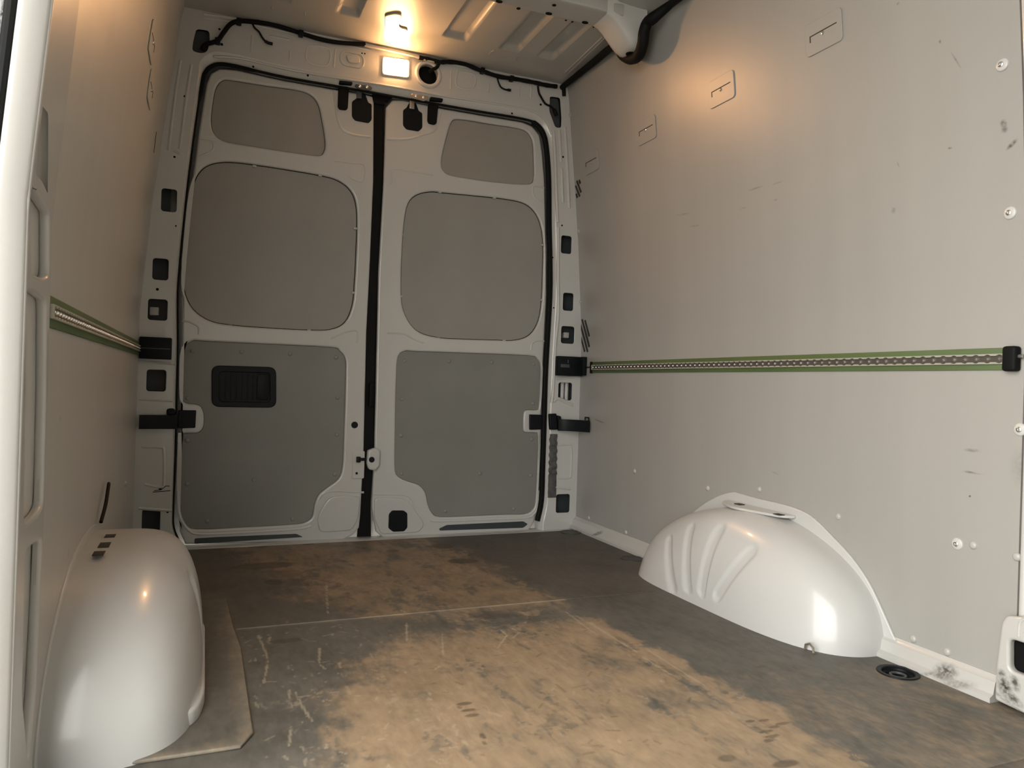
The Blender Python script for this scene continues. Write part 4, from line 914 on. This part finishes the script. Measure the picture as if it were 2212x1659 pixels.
arL, fb = arch('wheel_arch', 'L', 1.755, .45, .45, .272, .232, 4.2, 2.3, 4.0, 'glossy white wheel arch at the foot of the left lining, nearest the side door', flL)
plate('flange', [half(.475, .292, 1.755)], .005, .002, ARCHP, wl_map(.0035), arL)
shelf(arL, fb, 0, 0, .2712, 0, 0, [(1.632, .038, .018), (1.80, .040, .016)], '')
plate('foot_flange', [rpoly([(-.05, 1.40), (-.005, 1.41), (.010, 1.44), (.0195, 1.50), (.020, 1.90), (.010, 1.95), (-.05, 1.96)], .03)], .030, .006, ARCHP, up_map(.034), arL)
mb = MB(); mb.box((XL+.03, 1.69, .2705), (XL+.05, 1.735, .2724), .0002); mb.build('worn_patch', SLOT, arL)
mb = MB(); mb.tube(catmull([(XL+.012, 1.90, .285), (XL+.014, 1.96, .315), (XL+.012, 2.02, .345), (XL+.010, 2.05, .352)], 5, False), .004, 8)
tag(mb.build('cable_stub', RUB), 'short dark cable end poking up behind the left wheel arch', 'cable')

# ------------------------------------------------------------------ floor lids and tie-down cup
for (px, py, r, lab) in ((1366, 1207, .044, 'dark round floor lid just behind the right wheel arch'), (1233, 1150, .045, 'dark round floor lid in the rear right corner')):
    x, y = Fl(px, py); mb = MB(); mb.lathe([(r, .0), (r, .0022), (r-.003, .0028), (r-.006, .0016), (0, .0016)], 32, lambda a, b, c: (x+a, y+b, c))
    o = mb.build('floor_lid', RUB if 0 else mat('lid_grey', (.045, .043, .038), .5)); tag(o, lab, 'lid', 'round floor lids')
(x, y), r = HOLES[0]
td = empty('tie_down_cup', (x, y, 0), 'recessed black tie-down cup in the floor near the right sill', 'cup')
mb = MB(); mb.lathe([(.034, -.012), (.034, .0), (.036, .002), (.044, .0025), (.0455, .0)], 36, lambda a, b, c: (x+a, y+b, c)); mb.build('rim', BLK, td)
mb = MB(); mb.lathe([(.0345, -.0), (.033, -.006), (.029, -.008), (.027, -.006), (.0255, -.009), (.024, -.012), (0, -.012)], 36, lambda a, b, c: (x+a, y+b, c)); mb.build('cup', BLK, td)
mb = MB(); mb.tube([(x+.016*math.cos(t), y+.016*math.sin(t), -.006) for t in np.linspace(0, 2*math.pi, 25)], .003, 8, False); mb.build('ring', DGREY, td)

# ------------------------------------------------------------------ near right pillar (ahead of the lining)
pr = empty('trim_2', (XR, .95, 0), 'white pillar foot and strip at the near end of the right lining', kind='structure')
zs = np.linspace(-.02, 2.0, 60)
me = grid_mesh('pillar_strip', [[(XR-lean(z)+dx, yy, z) for z in zs] for yy, dx in ((PE-.006, .03), (PE-.006, -.004), (PE-.009, -.007), (PE-.016, -.007), (PE-.020, -.003), (.55, -.003), (-.6, -.003))])
attach('pillar_strip', me, PAINT, pr)
FOOT = stroke_mat('foot_paint', (.47, .465, .44), .35, [(1.0, .045, 1.3, .03, .018, 1.), (.985, .03, .5, .03, .012, .9), (1.008, .07, 0, .012, .01, .8), (.98, .06, 1.2, .02, .012, .9), (1.0, .02, .3, .05, .006, .5)], 'YZ', coat=.4)
wf = lambda px, py: WR(px, py, .03)
out = [wf(2162, 1345), wf(2172, 1330), wf(2225, 1335), (.78, .21), (.78, -.004), wf(2147, 1512), wf(2150, 1440)]
hol = rpoly([wf(2180, 1380), (.90, wf(2180, 1380)[1]), (.90, wf(2180, 1448)[1]), wf(2180, 1448)], .012)
plate('pillar_foot', [rpoly(out, .008), hol], .02, .006, FOOT, wr_map(.030), pr)
mb = MB(); mb.box((.80, .05, -.0), (1.02, .17, .002), 0, wr_map(.009)); mb.build('foot_back', GAP, pr)
mb = MB(); bead(mb, [wf(2200, 1375), wf(2203, 1345), wf(2215, 1338)], .004, wr_map(.030)); mb.build('stamped_bead', PAINT, pr)

# ------------------------------------------------------------------ near left: jamb of the sliding door
jb = empty('trim_3', (XL, 1.15, 0), 'white jamb of the open sliding door with pressed recesses', kind='structure')
def JL(px, py, off=.0): return WL(px, py, off)
ye = lambda z: float(np.interp(z, [-.1, 0, .15, .35, .55, .86, 1.13, 1.5, 2.1], [1.235, 1.245, 1.262, 1.279, 1.28, 1.268, 1.272, 1.272, 1.27]))
zs = list(np.linspace(-.08, 2.0, 70))
out = [(ye(z), z) for z in zs]+[(1.106, z) for z in reversed(zs)]
r1_ = [JL(62, 195), JL(72, 200), JL(97, 235), JL(97, 300), JL(96, 432), JL(80, 400), JL(46, 362)]
r2_ = [JL(58, 412), JL(66, 412), JL(98, 462), JL(97, 595), JL(85, 600), JL(60, 590), JL(54, 470)]
r3_ = [JL(50, 628), JL(70, 632), JL(91, 650), JL(90, 850), JL(84, 1090), JL(72, 1110), JL(44, 1135), JL(46, 850)]
r4_ = [JL(46, 1196), JL(70, 1172), JL(82, 1170), JL(76, 1350), JL(66, 1500), JL(52, 1640), JL(40, 1500)]
clampy = lambda l: [(min(max(a, 1.115), ye(b)-.012), b) for a, b in l]
recs = [rpoly(clampy(l), .012) for l in (r1_, r2_, r3_, r4_)]
plate('jamb_sheet', [out]+recs, .014, .006, PAINT, wl_map(.005), jb, 4)
mb = MB()
for l in (r1_, r2_, r3_, r4_):
    pass
zz = np.linspace(-.08, 2.0, 60)
me = grid_mesh('recess_back', [[(XL+lean(z)-.008, y, z) for z in zz] for y in (1.10, 1.275)]); attach('recess_back', me, PAINT, jb)
sec = []
for z in zz:
    l = lean(z)*1.0; x0 = XL+l
    sec.append([(x0-.002, 1.13, z), (x0+.004, 1.114, z), (x0+.003, 1.107, z), (x0+.0, 1.102, z), (x0-.011, 1.093, z), (x0-.021, 1.0852, z), (x0-.025, 1.0845, z), (x0-.028, 1.089, z), (x0-.028, 1.12, z)])
me = grid_mesh('door_lip', sec); attach('door_lip', me, PAINT, jb)
mb = MB(); mb.tube([(XL+lean(z)-.036, 1.093, z) for z in zz], .007, 10); mb.tube([(XL+lean(z)-.039, 1.107, z) for z in zz], .009, 10); mb.build('jamb_seal', RUB, jb)
sec = [[(XL+lean(z)-.041, 1.10, z), (XL+lean(z)-.052, 1.085, z), (XL+lean(z)-.09, 1.085, z), (XL+lean(z)-.09, 1.14, z)] for z in zz]
me = grid_mesh('outer_flange', sec); attach('outer_flange', me, FOAM, jb)
for (px, py) in ((69, 236), (49, 360)):
    y, z = JL(px, py); mb = MB(); mb.box((max(y, 1.12)-.004, z-.008, 0), (max(y, 1.12)+.003, z+.008, .002), .0008, wl_map(-.006)); mb.build('hole', GAP, jb)
